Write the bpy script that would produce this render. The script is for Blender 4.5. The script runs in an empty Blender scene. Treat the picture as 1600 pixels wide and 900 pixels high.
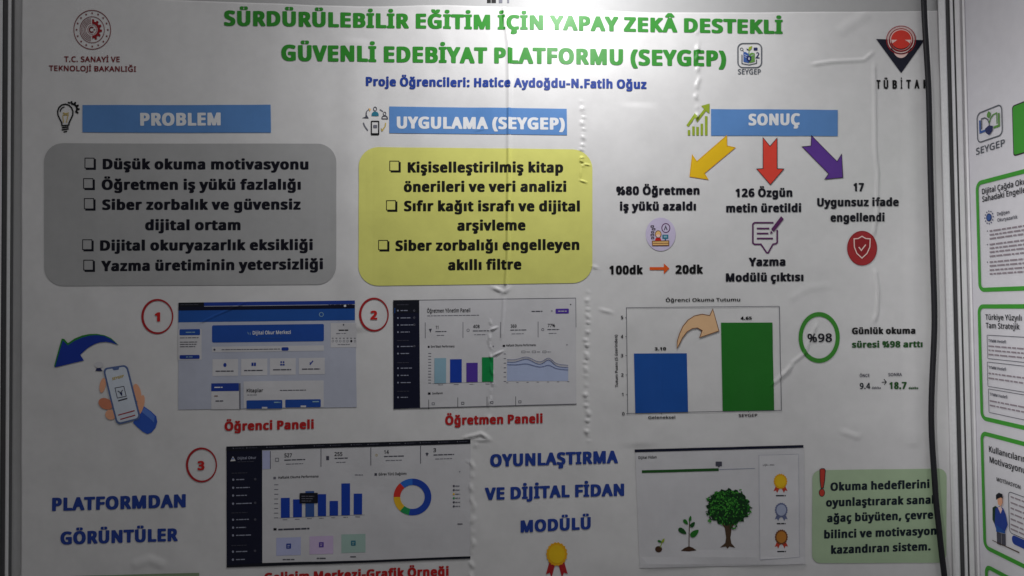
import bpy, bmesh, math, random
import numpy as np
from mathutils import Vector, Matrix
from mathutils.geometry import tessellate_polygon

SC = bpy.context.scene
COL = SC.collection
R = math.radians

# ------------------------------------------------------------------ camera
F = 1155.6                       # focal length in photo pixels (26 mm on a 36 mm sensor, 1600 px wide)
YAW, PITCH, ROLL = R(-4.0), R(1.45), R(0.66)
CAM = Vector((0.0, -0.80, 1.45))
fw = Vector((math.sin(YAW) * math.cos(PITCH), math.cos(YAW) * math.cos(PITCH), math.sin(PITCH)))
r0 = fw.cross(Vector((0, 0, 1))).normalized()
u0 = r0.cross(fw)
rt = r0 * math.cos(ROLL) - u0 * math.sin(ROLL)
up = u0 * math.cos(ROLL) + r0 * math.sin(ROLL)
cd = bpy.data.cameras.new('camera')
cd.sensor_width = 36.0
cd.lens = 26.0
cd.clip_start = 0.02
cd.clip_end = 100
cam = bpy.data.objects.new('camera', cd)
COL.objects.link(cam)
m = Matrix((rt, up, -fw)).transposed().to_4x4()
m.translation = CAM
cam.matrix_world = m
SC.camera = cam

# ------------------------------------------------------------------ light
SC.view_settings.view_transform = 'Standard'
SC.view_settings.look = 'None'
SC.view_settings.exposure = 0.0
SC.view_settings.gamma = 1.0
W = bpy.data.worlds.new('World')
SC.world = W
W.use_nodes = True
W.node_tree.nodes['Background'].inputs[0].default_value = (1.0, 0.995, 1.0, 1)
W.node_tree.nodes['Background'].inputs[1].default_value = 0.080


def lamp(name, kind, loc, target, energy, color=(1, 1, 1), **kw):
    d = bpy.data.lights.new(name, kind)
    d.energy = energy
    d.color = color
    for k, v in kw.items():
        setattr(d, k, v)
    o = bpy.data.objects.new(name, d)
    COL.objects.link(o)
    o.location = loc
    o.rotation_euler = (Vector(target) - Vector(loc)).to_track_quat('-Z', 'Y').to_euler()
    return o


# clip-on display lamp above the panel, and an added narrow spot from the front left to brighten the side panel
lamp('display_lamp', 'SPOT', (0.005, -0.205, 1.855), (0.0, 0.0, 1.62), 3.6, (1, 0.995, 0.99),
     spot_size=R(170), spot_blend=1.0, shadow_soft_size=0.03)
lamp('side_panel_fill_spot', 'SPOT', (-1.5, -2.4, 2.0), (0.92, 0, 1.36), 250, (1, 0.99, 0.985),
     spot_size=R(18), spot_blend=1.0, shadow_soft_size=0.10)
lamp('hall_light', 'AREA', (0.25, -1.1, 3.2), (-0.2, 0, 1.45), 9, (1.0, 0.99, 0.985), shape='RECTANGLE', size=1.2, size_y=0.25)


# ------------------------------------------------------------------ pixel rays to real planes
def ray(px, py):
    return fw + rt * ((px - 800) / F) - up * ((py - 450) / F)


def wallpt(px, py, y=0.0):
    d = ray(px, py)
    return CAM + d * ((y - CAM.y) / d.y)


CORNER = wallpt(1516, 450)
dv = ray(782, 458)
SDIR = Vector((-dv.x, -dv.y, 0)).normalized()          # along the side wall, towards the camera
SNOR = Vector((-SDIR.y, SDIR.x, 0)).normalized()
if SNOR.dot(CAM - CORNER) < 0:
    SNOR = -SNOR


def sidept(px, py):
    d = ray(px, py)
    t = (CORNER - CAM).dot(SNOR) / d.dot(SNOR)
    p = CAM + d * t
    return ((p - CORNER).dot(SDIR), p.z)


# ------------------------------------------------------------------ materials
MATS = {}


def lin(c):
    c = c / 255.0
    return c / 12.92 if c <= 0.04045 else ((c + 0.055) / 1.055) ** 2.4


def mat(name, rgb, rough=0.42, metal=0.0, spec=0.45, var=0.06, bump=0.05, nscale=90.0, bdist=0.0006):
    """procedural surface: base colour with faint print mottling, roughness variation and a fine bump"""
    key = name
    if key in MATS:
        return MATS[key]
    M = bpy.data.materials.new(name)
    M.use_nodes = True
    nt = M.node_tree
    b = nt.nodes['Principled BSDF']
    col = [lin(c) for c in rgb]
    g = nt.nodes.new('ShaderNodeNewGeometry')
    n1 = nt.nodes.new('ShaderNodeTexNoise')
    n1.inputs['Scale'].default_value = nscale
    n1.inputs['Detail'].default_value = 5.0
    nt.links.new(g.outputs['Position'], n1.inputs['Vector'])
    n2 = nt.nodes.new('ShaderNodeTexNoise')
    n2.inputs['Scale'].default_value = 7.0
    n2.inputs['Detail'].default_value = 3.0
    nt.links.new(g.outputs['Position'], n2.inputs['Vector'])
    ad = nt.nodes.new('ShaderNodeMath')
    ad.operation = 'ADD'
    nt.links.new(n1.outputs[0], ad.inputs[0])
    nt.links.new(n2.outputs[0], ad.inputs[1])
    rp = nt.nodes.new('ShaderNodeMapRange')
    rp.inputs['From Min'].default_value = 0.6
    rp.inputs['From Max'].default_value = 1.4
    rp.inputs['To Min'].default_value = 1 - var
    rp.inputs['To Max'].default_value = 1 + var
    nt.links.new(ad.outputs[0], rp.inputs['Value'])
    mx = nt.nodes.new('ShaderNodeVectorMath')
    mx.operation = 'SCALE'
    mx.inputs[0].default_value = col
    nt.links.new(rp.outputs[0], mx.inputs['Scale'])
    nt.links.new(mx.outputs[0], b.inputs['Base Color'])
    rr = nt.nodes.new('ShaderNodeMapRange')
    rr.inputs['From Min'].default_value = 0.3
    rr.inputs['From Max'].default_value = 0.7
    rr.inputs['To Min'].default_value = rough - 0.05
    rr.inputs['To Max'].default_value = rough + 0.05
    nt.links.new(n2.outputs[0], rr.inputs['Value'])
    nt.links.new(rr.outputs[0], b.inputs['Roughness'])
    b.inputs['Metallic'].default_value = metal
    b.inputs['Specular IOR Level'].default_value = spec
    if bump:
        bp = nt.nodes.new('ShaderNodeBump')
        bp.inputs['Strength'].default_value = bump
        bp.inputs['Distance'].default_value = bdist
        nt.links.new(ad.outputs[0], bp.inputs['Height'])
        nt.links.new(bp.outputs[0], b.inputs['Normal'])
    MATS[key] = M
    return M


INK = dict(
    paper=(221, 220, 221), green=(50, 138, 46), navy=(36, 64, 148), blue=(92, 138, 198), white=(228, 229, 233),
    greybox=(172, 172, 173), ink=(13, 13, 27), black=(9, 9, 12), yellowbox=(222, 221, 122), olive=(20, 20, 16),
    red=(184, 34, 36), crimson=(150, 24, 34), maroon=(122, 30, 38), gold=(234, 190, 28), arrowred=(226, 70, 56),
    purple=(96, 56, 150), outline=(44, 26, 40), lime=(150, 170, 48), orange=(226, 92, 30), plum=(92, 40, 92),
    lilac=(206, 196, 224), pink=(238, 212, 218), skin=(236, 172, 138), skindark=(214, 134, 104), tan=(236, 190, 122),
    teal=(44, 118, 142), chartblue=(26, 82, 164), chartgreen=(34, 116, 36), badge=(58, 140, 44), tanarrow=(232, 190, 146),
    brown=(122, 74, 44), darkgreen=(34, 84, 34), greenbox=(172, 194, 160), dullgreen=(140, 158, 130), inkgreen=(12, 28, 40),
    shot=(186, 190, 206), shotcard=(210, 209, 213), shotlight=(216, 215, 219), shotblue=(34, 78, 164), shotmid=(34, 84, 164), shotnavy=(34, 62, 152),
    shotblack=(20, 22, 34), sidebar=(17, 20, 44), greek=(112, 112, 124), greekdark=(74, 74, 88), greekrose=(150, 138, 146), greeklight=(150, 154, 174),
    barteal=(142, 178, 196), barblue=(24, 64, 170), barpurple=(84, 56, 160), bargreen=(18, 142, 74), area=(178, 190, 222),
    line=(72, 84, 140), hair=(92, 86, 84), lavender=(186, 190, 226), mauve=(206, 186, 220), sage=(166, 194, 186),
    donutblue=(34, 70, 172), donutmid=(48, 110, 206), donutred=(214, 56, 46), donutyellow=(232, 184, 44), donutgreen=(36, 148, 84),
    slate=(58, 92, 160), phoneblue=(92, 112, 160), screen=(212, 220, 232), sleeve=(52, 92, 190), sleevelight=(92, 130, 214),
    leafa=(36, 112, 36), leafb=(22, 78, 28), leafc=(66, 148, 52), leafd=(14, 52, 22), trunk=(78, 58, 42), soil=(70, 46, 32),
    silver=(170, 178, 204), silverdark=(104, 112, 150), bronze=(190, 124, 48), ribbon=(190, 60, 44), goldmid=(228, 168, 24),
    ribbonred=(172, 34, 40), sidegreen=(64, 160, 48), sidepaper=(226, 224, 230), logogrey=(92, 96, 104), logonavy=(36, 44, 92),
    logogreen=(98, 150, 70), rednum=(198, 36, 34), khaki=(196, 172, 96), curvedblue=(26, 56, 158), curvedgreen=(40, 128, 44),
    trianglenavy=(24, 26, 44), sundisc=(222, 62, 50), burgundy=(168, 40, 46), rosy=(240, 206, 200))


def ink(k):
    return mat(k, INK[k], rough=0.38 if k == 'paper' else 0.42, spec=0.5 if k == 'paper' else 0.34, bump=0.10, var=0.05)


# ------------------------------------------------------------------ the laminated sheet: gentle bulges plus real wrinkles
# wrinkles as polylines (photo pixels of the poster plane), half width px, height mm, bead period px (0 = smooth)
CREASES = [
    ([(784, -40), (788, 20), (795, 70), (796, 130), (795, 290), (794, 400), (790, 452)], 4.6, 1.81, 0),
    ([(768, 449), (778, 452), (787, 456)], 4.0, 1.89, 0),
    ([(784, 459), (791, 455), (798, 448)], 4.0, 1.74, 0),
    ([(788, 462), (786, 500), (783, 530)], 4.0, 0.72, 0),
    ([(766, 516), (777, 511)], 3.5, 1.74, 0),
    ([(768, 557), (780, 551), (787, 548)], 3.5, 1.59, 0),
    ([(765, 500), (766, 545), (770, 590), (765, 640), (763, 668)], 4.0, 0.87, 24),
    ([(722, 685), (742, 679)], 3.5, 1.59, 0),
    ([(736, 682), (752, 677), (766, 686)], 4.0, 1.89, 0),
    ([(740, 687), (768, 687)], 3.5, 1.16, 0),
    ([(743, 690), (739, 720), (737, 762), (740, 800), (737, 890), (736, 930)], 5.0, 1.01, 30),
    ([(907, 158), (912, 180), (911, 215), (909, 262)], 5.0, 1.45, 11),
    ([(912, 257), (922, 259)], 3.0, 1.3, 0),
    ([(905, 282), (917, 286)], 3.0, 1.3, 0),
    ([(908, 262), (907, 283)], 3.0, 0.72, 0),
    ([(918, 455), (919, 480), (918, 506), (916, 540), (915, 575), (917, 592)], 5.0, 1.3, 12),
    ([(915, 600), (917, 630), (918, 656), (919, 690)], 5.5, 1.59, 14),
    ([(935, 483), (959, 489)], 4.0, 1.01, 0),
    ([(1090, 46), (1090, 115), (1091, 128), (1088, 150), (1089, 176), (1086, 205)], 4.6, 1.81, 26),
    ([(1266, 102), (1300, 97), (1350, 94), (1366, 80)], 4.0, 1.45, 0),
    ([(1365, 98), (1366, 150), (1366, 230), (1370, 270), (1369, 330), (1363, 372)], 4.0, 1.67, 0),
    ([(1366, 418), (1371, 455), (1369, 490), (1363, 506)], 4.2, 1.74, 0),
    ([(1204, 602), (1228, 582), (1238, 566), (1256, 552), (1263, 535), (1276, 504)], 4.0, 1.5, 0),
    ([(1216, 590), (1238, 570)], 4.0, 1.16, 0),
    ([(312, 506), (340, 492), (362, 483), (390, 470)], 3.0, 0.65, 0),
    ([(924, 416), (935, 419)], 3.0, 1.3, 0),
    ([(1360, 18), (1335, 34), (1306, 54)], 14.0, 0.9, 0),
    ([(742, 205), (760, 202)], 3.0, 0.43, 0),
    ([(205, 884), (235, 874), (262, 884)], 12.0, 0.9, 0),
    ([(1310, 672), (1338, 682), (1345, 676)], 8.0, 0.72, 0),
    ([(640, -20), (690, 40), (700, 110)], 22.0, 0.8, 0),
    ([(1000, 884), (1120, 872), (1262, 880)], 14.0, 0.7, 0),
    ([(1230, 470), (1262, 450), (1300, 446)], 10.0, 0.4, 0),
    ([(1420, 120), (1426, 400), (1424, 700)], 18.0, 0.9, 0),
    ([(560, 60), (545, 300), (560, 520)], 40.0, 1.2, 0),
    ([(1000, 160), (990, 420), (1000, 700)], 40.0, 1.2, 0),
]


def height(P):
    """height of the sheet in metres above the wall at poster pixels P (N,2)"""
    P = np.asarray(P, float)
    x, y = P[:, 0], P[:, 1]
    h = 1.6 + 0.55 * np.sin(x / 61 + 0.8 * np.sin(y / 210)) * np.cos(y / 330) + 0.5 * np.sin(x / 133 + y / 240 + 1) \
        + 0.25 * np.sin(x / 33 + y / 90) * np.sin(y / 120 + 1) + 0.3 * np.sin(y / 75 + x / 300)
    rnd = random.Random(5)
    for q in range(14):                                   # faint crumple of the film
        t, wl = rnd.uniform(0, 6.28), rnd.uniform(46, 110)
        h = h + wl * 0.0011 * np.sin((x * math.cos(t) + y * math.sin(t)) * 6.283 / wl + rnd.uniform(0, 6)) * np.sin(x / rnd.uniform(60, 160) + y / rnd.uniform(60, 160) + rnd.uniform(0, 6))
    for pts, w, a, bead in CREASES:
        xs = [p[0] for p in pts]
        ys = [p[1] for p in pts]
        sel = (x > min(xs) - w) & (x < max(xs) + w) & (y > min(ys) - w) & (y < max(ys) + w)
        if not sel.any():
            continue
        X, Y = x[sel], y[sel]
        if bead:
            X = X + 1.1 * np.sin(Y / 3.1 + xs[0]) + 0.9 * np.sin(Y / 7.7 + 2)
        b, ar = np.full(len(X), 1e9), np.zeros(len(X))
        s = 0.0
        tot = sum(math.dist(pts[i], pts[i + 1]) for i in range(len(pts) - 1))
        for i in range(len(pts) - 1):
            (ax, ay), (bx, by) = pts[i], pts[i + 1]
            L = math.hypot(bx - ax, by - ay)
            t = np.clip(((X - ax) * (bx - ax) + (Y - ay) * (by - ay)) / (L * L), 0, 1)
            d = np.hypot(X - ax - t * (bx - ax), Y - ay - t * (by - ay))
            k = d < b
            b[k] = d[k]
            ar[k] = s + t[k] * L
            s += L
        prof = np.where(b < w, 0.5 + 0.5 * np.cos(np.pi * np.minimum(b / w, 1)), 0)
        amp = a * np.minimum(1, np.minimum(ar, tot - ar) / min(10.0, tot / 2.2) + 0.15)
        if bead:
            q = 2 * np.pi / bead
            lump = np.sin(ar * q + 1.3 * np.sin(ar * q * .31)) + .7 * np.sin(ar * q * 1.73 + 1) + .6 * np.sin(ar * q * .57 + 2.4)
            amp = amp * np.clip(.5 + .55 * lump, 0, 1.7)
        h[sel] += amp * prof
    return h * 1e-3


class Poster:
    """poster surface: parameters are photo pixels of the poster plane"""
    flip = True
    grid = 11.0

    @staticmethod
    def to3d(P, off):
        H = height(P) + off
        out = []
        for (x, y), h in zip(P, H):
            p = wallpt(x, y)
            out.append((p.x, p.y - h, p.z))
        return out


class Side:
    """side poster: parameters are metres along the side wall and metres up"""
    flip = False
    grid = None

    @staticmethod
    def to3d(P, off):
        return [tuple(CORNER + SDIR * s + SNOR * (0.0022 + o) + Vector((0, 0, z - CORNER.z))) for (s, z), o in zip(P, off)]


class Flat:
    """bare wall panel, parameters are photo pixels"""
    flip = True
    grid = None

    @staticmethod
    def to3d(P, off):
        return [tuple(wallpt(x, y, 0.0015 - o)) for (x, y), o in zip(P, off)]


# lettering: outlines come from Blender's own bundled fonts and are thickened here to the weight seen on the posters
import os
FONT_DIR = os.path.join(bpy.utils.resource_path('LOCAL'), 'datafiles', 'fonts')
FONT_SPEC = {'B': ('NotoSansHebrew-Regular.woff2', .062, .035), 'M': ('NotoSansHebrew-Regular.woff2', .022, .018), 'I': ('NotoSansHebrew-Regular.woff2', .020, .016)}
FONT_OBJ = {}


def font_obj(fname):
    if fname not in FONT_OBJ:
        try:
            FONT_OBJ[fname] = bpy.data.fonts.load(os.path.join(FONT_DIR, fname))
        except Exception:
            FONT_OBJ[fname] = None
    return FONT_OBJ[fname]


def type_mesh(body, fname):
    c = bpy.data.curves.new('type', 'FONT')
    f = font_obj(fname)
    if f:
        c.font = f
    c.body = body
    c.size = 1
    c.resolution_u = 6
    o = bpy.data.objects.new('type', c)
    COL.objects.link(o)
    dg = bpy.context.evaluated_depsgraph_get()
    dg.update()
    me = bpy.data.meshes.new_from_object(o.evaluated_get(dg))
    V = np.array([v.co[:2] for v in me.vertices]).reshape(-1, 2)
    me.calc_loop_triangles()
    T = np.array([t.vertices for t in me.loop_triangles], int).reshape(-1, 3)
    bpy.data.objects.remove(o)
    bpy.data.curves.remove(c)
    bpy.data.meshes.remove(me)
    return V, T


def contour(Fd, x0, y0, h):
    """closed zero contours of a distance grid, inside positive"""
    nxt, P = {}, {}
    S = Fd > 0
    cnt = S[:-1, :-1].astype(int) + S[1:, :-1] + S[:-1, 1:] + S[1:, 1:]
    for j, i in zip(*np.nonzero((cnt > 0) & (cnt < 4))):
        c = [(j, i), (j, i + 1), (j + 1, i + 1), (j + 1, i)]
        ins, outs = [], []
        for q in range(4):
            a_, b_ = c[q], c[(q + 1) % 4]
            if S[a_] != S[b_]:
                key = (a_, b_) if a_ < b_ else (b_, a_)
                fa, fb = Fd[key[0]], Fd[key[1]]
                t = fa / (fa - fb)
                P[key] = (key[0][1] + (key[1][1] - key[0][1]) * t, key[0][0] + (key[1][0] - key[0][0]) * t)
                (outs if S[a_] else ins).append((q, key))
        for q, key in outs:                       # two strokes touching at a corner stay apart
            back = [w for w in ins if (w[0] - q) % 4 == 3] or ins
            nxt[key] = back[0][1]
    loops, seen = [], set()
    for q in list(nxt):
        L = []
        while q in nxt and q not in seen:
            seen.add(q)
            L.append((x0 + P[q][0] * h, y0 + P[q][1] * h))
            q = nxt[q]
        if len(L) > 5:
            loops.append(np.array(L))
    return loops


def thin(L, tol):
    """keep only the outline points that bend"""
    away = L - L.mean(0)
    start = int((away ** 2).sum(1).argmax())
    L = np.concatenate([L[start:], L[:start + 1]])
    away = L - L[0]
    far = int((away ** 2).sum(1).argmax())

    def rec(a_, b_):
        if b_ <= a_ + 1:
            return []
        p, d = L[a_], L[b_] - L[a_]
        s = L[a_ + 1:b_] - p
        n = np.hypot(*d)
        dist = np.hypot(*s.T) if n < 1e-9 else np.abs(s[:, 0] * d[1] - s[:, 1] * d[0]) / n
        q = int(np.argmax(dist))
        if dist[q] < tol:
            return []
        q += a_ + 1
        return rec(a_, q) + [q] + rec(q, b_)
    return L[[0] + rec(0, far) + [far] + rec(far, len(L) - 1)]


FACE = {}


def face_info(font):
    if font not in FACE:
        fname, ox, oy = FONT_SPEC[font]
        wid = lambda s: np.ptp(type_mesh(s, fname)[0][:, 0])
        hh = wid('HH')
        cap = type_mesh('H', fname)[0][:, 1].max()
        FACE[font] = (wid, hh, 1 / (cap + 2 * oy), wid('H H') - hh)
    return FACE[font]


def outline(font, ch):
    """advance width and outline loops of one letter, in cap heights"""
    fname, ox, oy = FONT_SPEC[font]
    wid, hh, sc, space = face_info(font)
    if ch == ' ':
        return (space + ox * .5) * sc, []
    V, T = type_mesh(ch, fname)
    adv = wid('H' + ch + 'H') - hh
    K = [tuple(q) for q in np.round(V, 5)]
    # separate pieces of a letter (dots, accents) are thickened on their own so that they stay apart
    piece = {q: q for q in K}

    def root(q):
        while piece[q] != q:
            q = piece[q]
        return q
    for t in T:
        for w in (1, 2):
            a_, b_ = root(K[t[0]]), root(K[t[w]])
            if a_ != b_:
                piece[a_] = b_
    groups = {}
    for t in T:
        groups.setdefault(root(K[t[0]]), []).append(t)
    body = max(np.ptp([K[q][1] for t in g for q in t]) for g in groups.values())
    out = []
    for g in groups.values():
        tall = [K[q][1] for t in g for q in t]
        small = np.ptp(tall) < body * .45 and ch not in '%:-+,.!'
        lift = .85 * oy if small and min(tall) > .3 else (-.5 * oy if small else 0)
        for L in thick(V, K, g, ox, oy):
            out.append([tuple(q) for q in (L + [0, oy + lift]) * sc])
    return (adv + 1.35 * ox) * sc, out


def thick(V, K, T, ox, oy):
    """outline loops of one letter piece grown by ox sideways and oy upwards"""
    cnt = {}
    for t in T:
        for a_, b_ in ((0, 1), (1, 2), (2, 0)):
            e_ = tuple(sorted((K[t[a_]], K[t[b_]])))
            cnt[e_] = cnt.get(e_, 0) + 1
    pts = []
    for e_, n in cnt.items():
        if n == 1:
            a_, b_ = np.array(e_[0]), np.array(e_[1])
            pts.append(a_ + (b_ - a_) * np.linspace(0, 1, max(2, int(np.hypot(*(b_ - a_)) / .008) + 1))[:, None])
    pts = np.vstack(pts)
    used = V[np.unique(np.array(T))]
    h = .0125
    (x0, y0), (x1, y1) = used.min(0) - .09, used.max(0) + .09
    GX, GY = np.meshgrid(np.arange(x0, x1, h), np.arange(y0, y1, h))
    Gp = np.c_[GX.ravel(), GY.ravel()]
    ins = np.zeros(len(Gp), bool)
    for t in T:
        s = [(V[t[(i + 1) % 3], 0] - V[t[i], 0]) * (Gp[:, 1] - V[t[i], 1]) - (V[t[(i + 1) % 3], 1] - V[t[i], 1]) * (Gp[:, 0] - V[t[i], 0]) for i in range(3)]
        ins |= ((s[0] >= 0) & (s[1] >= 0) & (s[2] >= 0)) | ((s[0] <= 0) & (s[1] <= 0) & (s[2] <= 0))
    D = np.full(len(Gp), 9.0)
    for q in range(0, len(pts), 150):
        ax = np.abs(Gp[:, None, 0] - pts[None, q:q + 150, 0]) / ox
        ay = np.abs(Gp[:, None, 1] - pts[None, q:q + 150, 1]) / oy
        D = np.minimum(D, (ax * ax * ax + ay * ay * ay).min(1))
    D = np.cbrt(D)
    Fd = np.where(ins, 1 + D, 1 - D).reshape(GX.shape) + 1e-7
    return [thin(L, .0035)[:-1] for L in contour(Fd, x0, y0, h)]


GLYPH = {}


def glyph(font, ch):
    k = (font, ch)
    if k in GLYPH:
        return GLYPH[k]
    adv, L = outline(font, ch)
    area = lambda l: sum(l[i][0] * l[(i + 1) % len(l)][1] - l[(i + 1) % len(l)][0] * l[i][1] for i in range(len(l))) / 2

    def inside(p, l):
        c = False
        for i in range(len(l)):
            (x1, y1), (x2, y2) = l[i], l[i - 1]
            if (y1 > p[1]) != (y2 > p[1]) and p[0] < (x2 - x1) * (p[1] - y1) / (y2 - y1) + x1:
                c = not c
        return c
    depth = [sum(inside(l[0], o) for o in L if o is not l) for l in L]
    V, T = [], []
    for i, l in enumerate(L):
        if depth[i] % 2:
            continue
        holes = [L[j] for j in range(len(L)) if depth[j] == depth[i] + 1 and inside(L[j][0], l)]
        rings = [l] + holes
        flat = [p for r_ in rings for p in r_]
        tris = tessellate_polygon([[Vector((p[0], p[1], 0)) for p in r_] for r_ in rings])
        n = len(V)
        V += flat
        T += [tuple(n + q for q in t) for t in tris]
    xs = [p[0] for p in V]
    GLYPH[k] = (adv, V, T, min(xs) if xs else 0, max(xs) if xs else 0)
    return GLYPH[k]


class Ink:
    """collects flat printed shapes of one part and lays them on its surface as one mesh"""

    def __init__(s, surf=Poster):
        s.surf = surf
        s.v, s.f, s.m = [], [], []

    def _add(s, pts, faces, mt, L):
        n = len(s.v)
        s.v += [(p[0], p[1], L) for p in pts]
        if mt not in s.m:
            s.m.append(mt)
        k = s.m.index(mt)
        for f in faces:
            a = sum(pts[f[i]][0] * pts[f[(i + 1) % len(f)]][1] - pts[f[(i + 1) % len(f)]][0] * pts[f[i]][1] for i in range(len(f)))
            f = tuple(n + q for q in f)
            if (a > 0) == s.surf.flip:
                f = f[::-1]
            s.f.append((f, k))
        return s

    def poly(s, pts, mt, L=1):
        if len(pts) <= 3:
            return s._add(pts, [tuple(range(len(pts)))], mt, L)
        t = tessellate_polygon([[Vector((p[0], p[1], 0)) for p in pts]])
        return s._add(pts, [tuple(q) for q in t], mt, L)

    def rect(s, x0, y0, x1, y1, mt, L=1, k=0.0):
        d = k * (x1 - x0)
        return s._add([(x0, y0), (x1, y0 + d), (x1, y1 + d), (x0, y1)], [(0, 1, 2, 3)], mt, L)

    def rrect(s, x0, y0, x1, y1, rad, mt, L=1, k=0.0, ry=None, n=7):
        return s.poly(rrpts(x0, y0, x1, y1, rad, k, ry, n), mt, L)

    def rring(s, x0, y0, x1, y1, rad, w, mt, L=1, k=0.0, n=7):
        a = rrpts(x0, y0, x1, y1, rad, k, None, n)
        b = rrpts(x0 + w, y0 + w, x1 - w, y1 - w, max(rad - w, abs(w) * .3), k, None, n)
        return s.strip(a, b, mt, L, True)

    def strip(s, a, b, mt, L=1, close=False):
        n = len(a)
        fs = [(i, (i + 1) % n, n + (i + 1) % n, n + i) for i in range(n if close else n - 1)]
        return s._add(list(a) + list(b), fs, mt, L)

    def ell(s, cx, cy, rx, ry, mt, L=1, n=40, a0=0, a1=360):
        p = [(cx + rx * math.cos(R(a0 + (a1 - a0) * i / n)), cy + ry * math.sin(R(a0 + (a1 - a0) * i / n))) for i in range(n + (a1 - a0 < 360))]
        return s.poly(p, mt, L)

    def ring(s, cx, cy, rx, ry, wx, wy, mt, L=1, n=48, a0=0, a1=360, ecc=0.0):
        """ring or arc; ecc shifts the hole to the right so that the left side is thicker"""
        full = a1 - a0 >= 360
        k = n + (0 if full else 1)
        an = [R(a0 + (a1 - a0) * i / n) for i in range(k)]
        a = [(cx + rx * math.cos(t), cy + ry * math.sin(t)) for t in an]
        b = [(cx + ecc + (rx - wx) * math.cos(t), cy + (ry - wy) * math.sin(t)) for t in an]
        return s.strip(a, b, mt, L, full)

    def line(s, pts, w, mt, L=1, close=False, cap=0.0):
        n = len(pts)
        A, B = [], []
        for i in range(n):
            p = pts[i]
            q0 = pts[i - 1] if (i or close) else None
            q1 = pts[(i + 1) % n] if (i < n - 1 or close) else None
            def nd(a, b):
                l = math.dist(a, b) or 1e-9
                return ((b[0] - a[0]) / l, (b[1] - a[1]) / l)
            d0 = nd(q0, p) if q0 else nd(p, q1)
            d1 = nd(p, q1) if q1 else d0
            tx, ty = d0[0] + d1[0], d0[1] + d1[1]
            l = math.hypot(tx, ty) or 1e-9
            tx, ty = tx / l, ty / l
            k = w / 2 / max(0.45, tx * d0[0] + ty * d0[1])
            ex = ey = 0
            if not close and i == 0:
                ex, ey = -d1[0] * cap, -d1[1] * cap
            if not close and i == n - 1:
                ex, ey = d0[0] * cap, d0[1] * cap
            A.append((p[0] - ty * k + ex, p[1] + tx * k + ey))
            B.append((p[0] + ty * k + ex, p[1] - tx * k + ey))
        return s.strip(A, B, mt, L, close)

    def outlined(s, pts, fill, edge, w, L=1):
        s.poly(pts, fill, L)
        return s.line(pts, w, edge, L + 1, True)

    def text(s, body, p0, p1, cap, mt, L=2, font='B', skew=0.0):
        """one line of lettering from the left ink edge p0 to the right ink edge p1 on its baseline; cap may be (left, right)"""
        c0, c1 = cap if isinstance(cap, tuple) else (cap, cap)
        sgn = -1 if s.surf.flip else 1
        pen, items = 0.0, []
        for ch in body:
            g = glyph(font, ch)
            items.append((pen, g))
            pen += g[0]
        vis = [(x, g) for x, g in items if g[1]]
        lo = vis[0][0] + vis[0][1][3]
        hi = vis[-1][0] + vis[-1][1][4]
        if p1 is None:
            p1 = (p0[0] + (hi - lo) * c0, p0[1])
        dx, dy = (p1[0] - p0[0]) / (hi - lo), (p1[1] - p0[1]) / (hi - lo)
        l = math.hypot(p1[0] - p0[0], p1[1] - p0[1])
        ux, uy = (p1[0] - p0[0]) / l, (p1[1] - p0[1]) / l
        nx, ny = (uy, -ux) if s.surf.flip else (-uy, ux)
        if abs(ux) > 0.8:                                   # horizontal lines keep upright letters
            nx, ny = skew, sgn
        for x, g in vis:
            pts = []
            for gx, gy in g[1]:
                t = x + gx - lo
                c = c0 + (c1 - c0) * t / (hi - lo)
                pts.append((p0[0] + dx * t + nx * gy * c, p0[1] + dy * t + ny * gy * c))
            s._add(pts, g[2], mt, L)
        return s

    def build(s, name, parent=None, label=None):
        bm = bmesh.new()
        vs = [bm.verts.new(p) for p in s.v]
        for f, k in s.f:
            try:
                bm.faces.new([vs[i] for i in f]).material_index = k
            except ValueError:
                pass
        if s.surf.grid:
            cut(bm, s.surf.grid)
        bm.verts.ensure_lookup_table()
        P = np.array([(v.co.x, v.co.y) for v in bm.verts])
        off = np.array([0.00035 + 0.00017 * v.co.z for v in bm.verts])
        for v, c in zip(bm.verts, s.surf.to3d(P, off)):
            v.co = c
        me = bpy.data.meshes.new(name)
        bm.to_mesh(me)
        bm.free()
        for mt in s.m:
            me.materials.append(ink(mt))
        o = bpy.data.objects.new(name, me)
        COL.objects.link(o)
        if parent is not None:
            o.parent = parent
            o.matrix_parent_inverse = parent.matrix_world.inverted()
        if label:
            o['label'] = label
        return o


def rrpts(x0, y0, x1, y1, rad, k=0.0, ry=None, n=7):
    ry = ry or rad
    p = []
    for cx, cy, a in ((x1 - rad, y0 + ry, -90), (x1 - rad, y1 - ry, 0), (x0 + rad, y1 - ry, 90), (x0 + rad, y0 + ry, 180)):
        for i in range(n):
            t = R(a + 90 * i / (n - 1))
            p.append((cx + rad * math.cos(t), cy + ry * math.sin(t)))
    return [(x, y + k * (x - x0)) for x, y in p]


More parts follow.
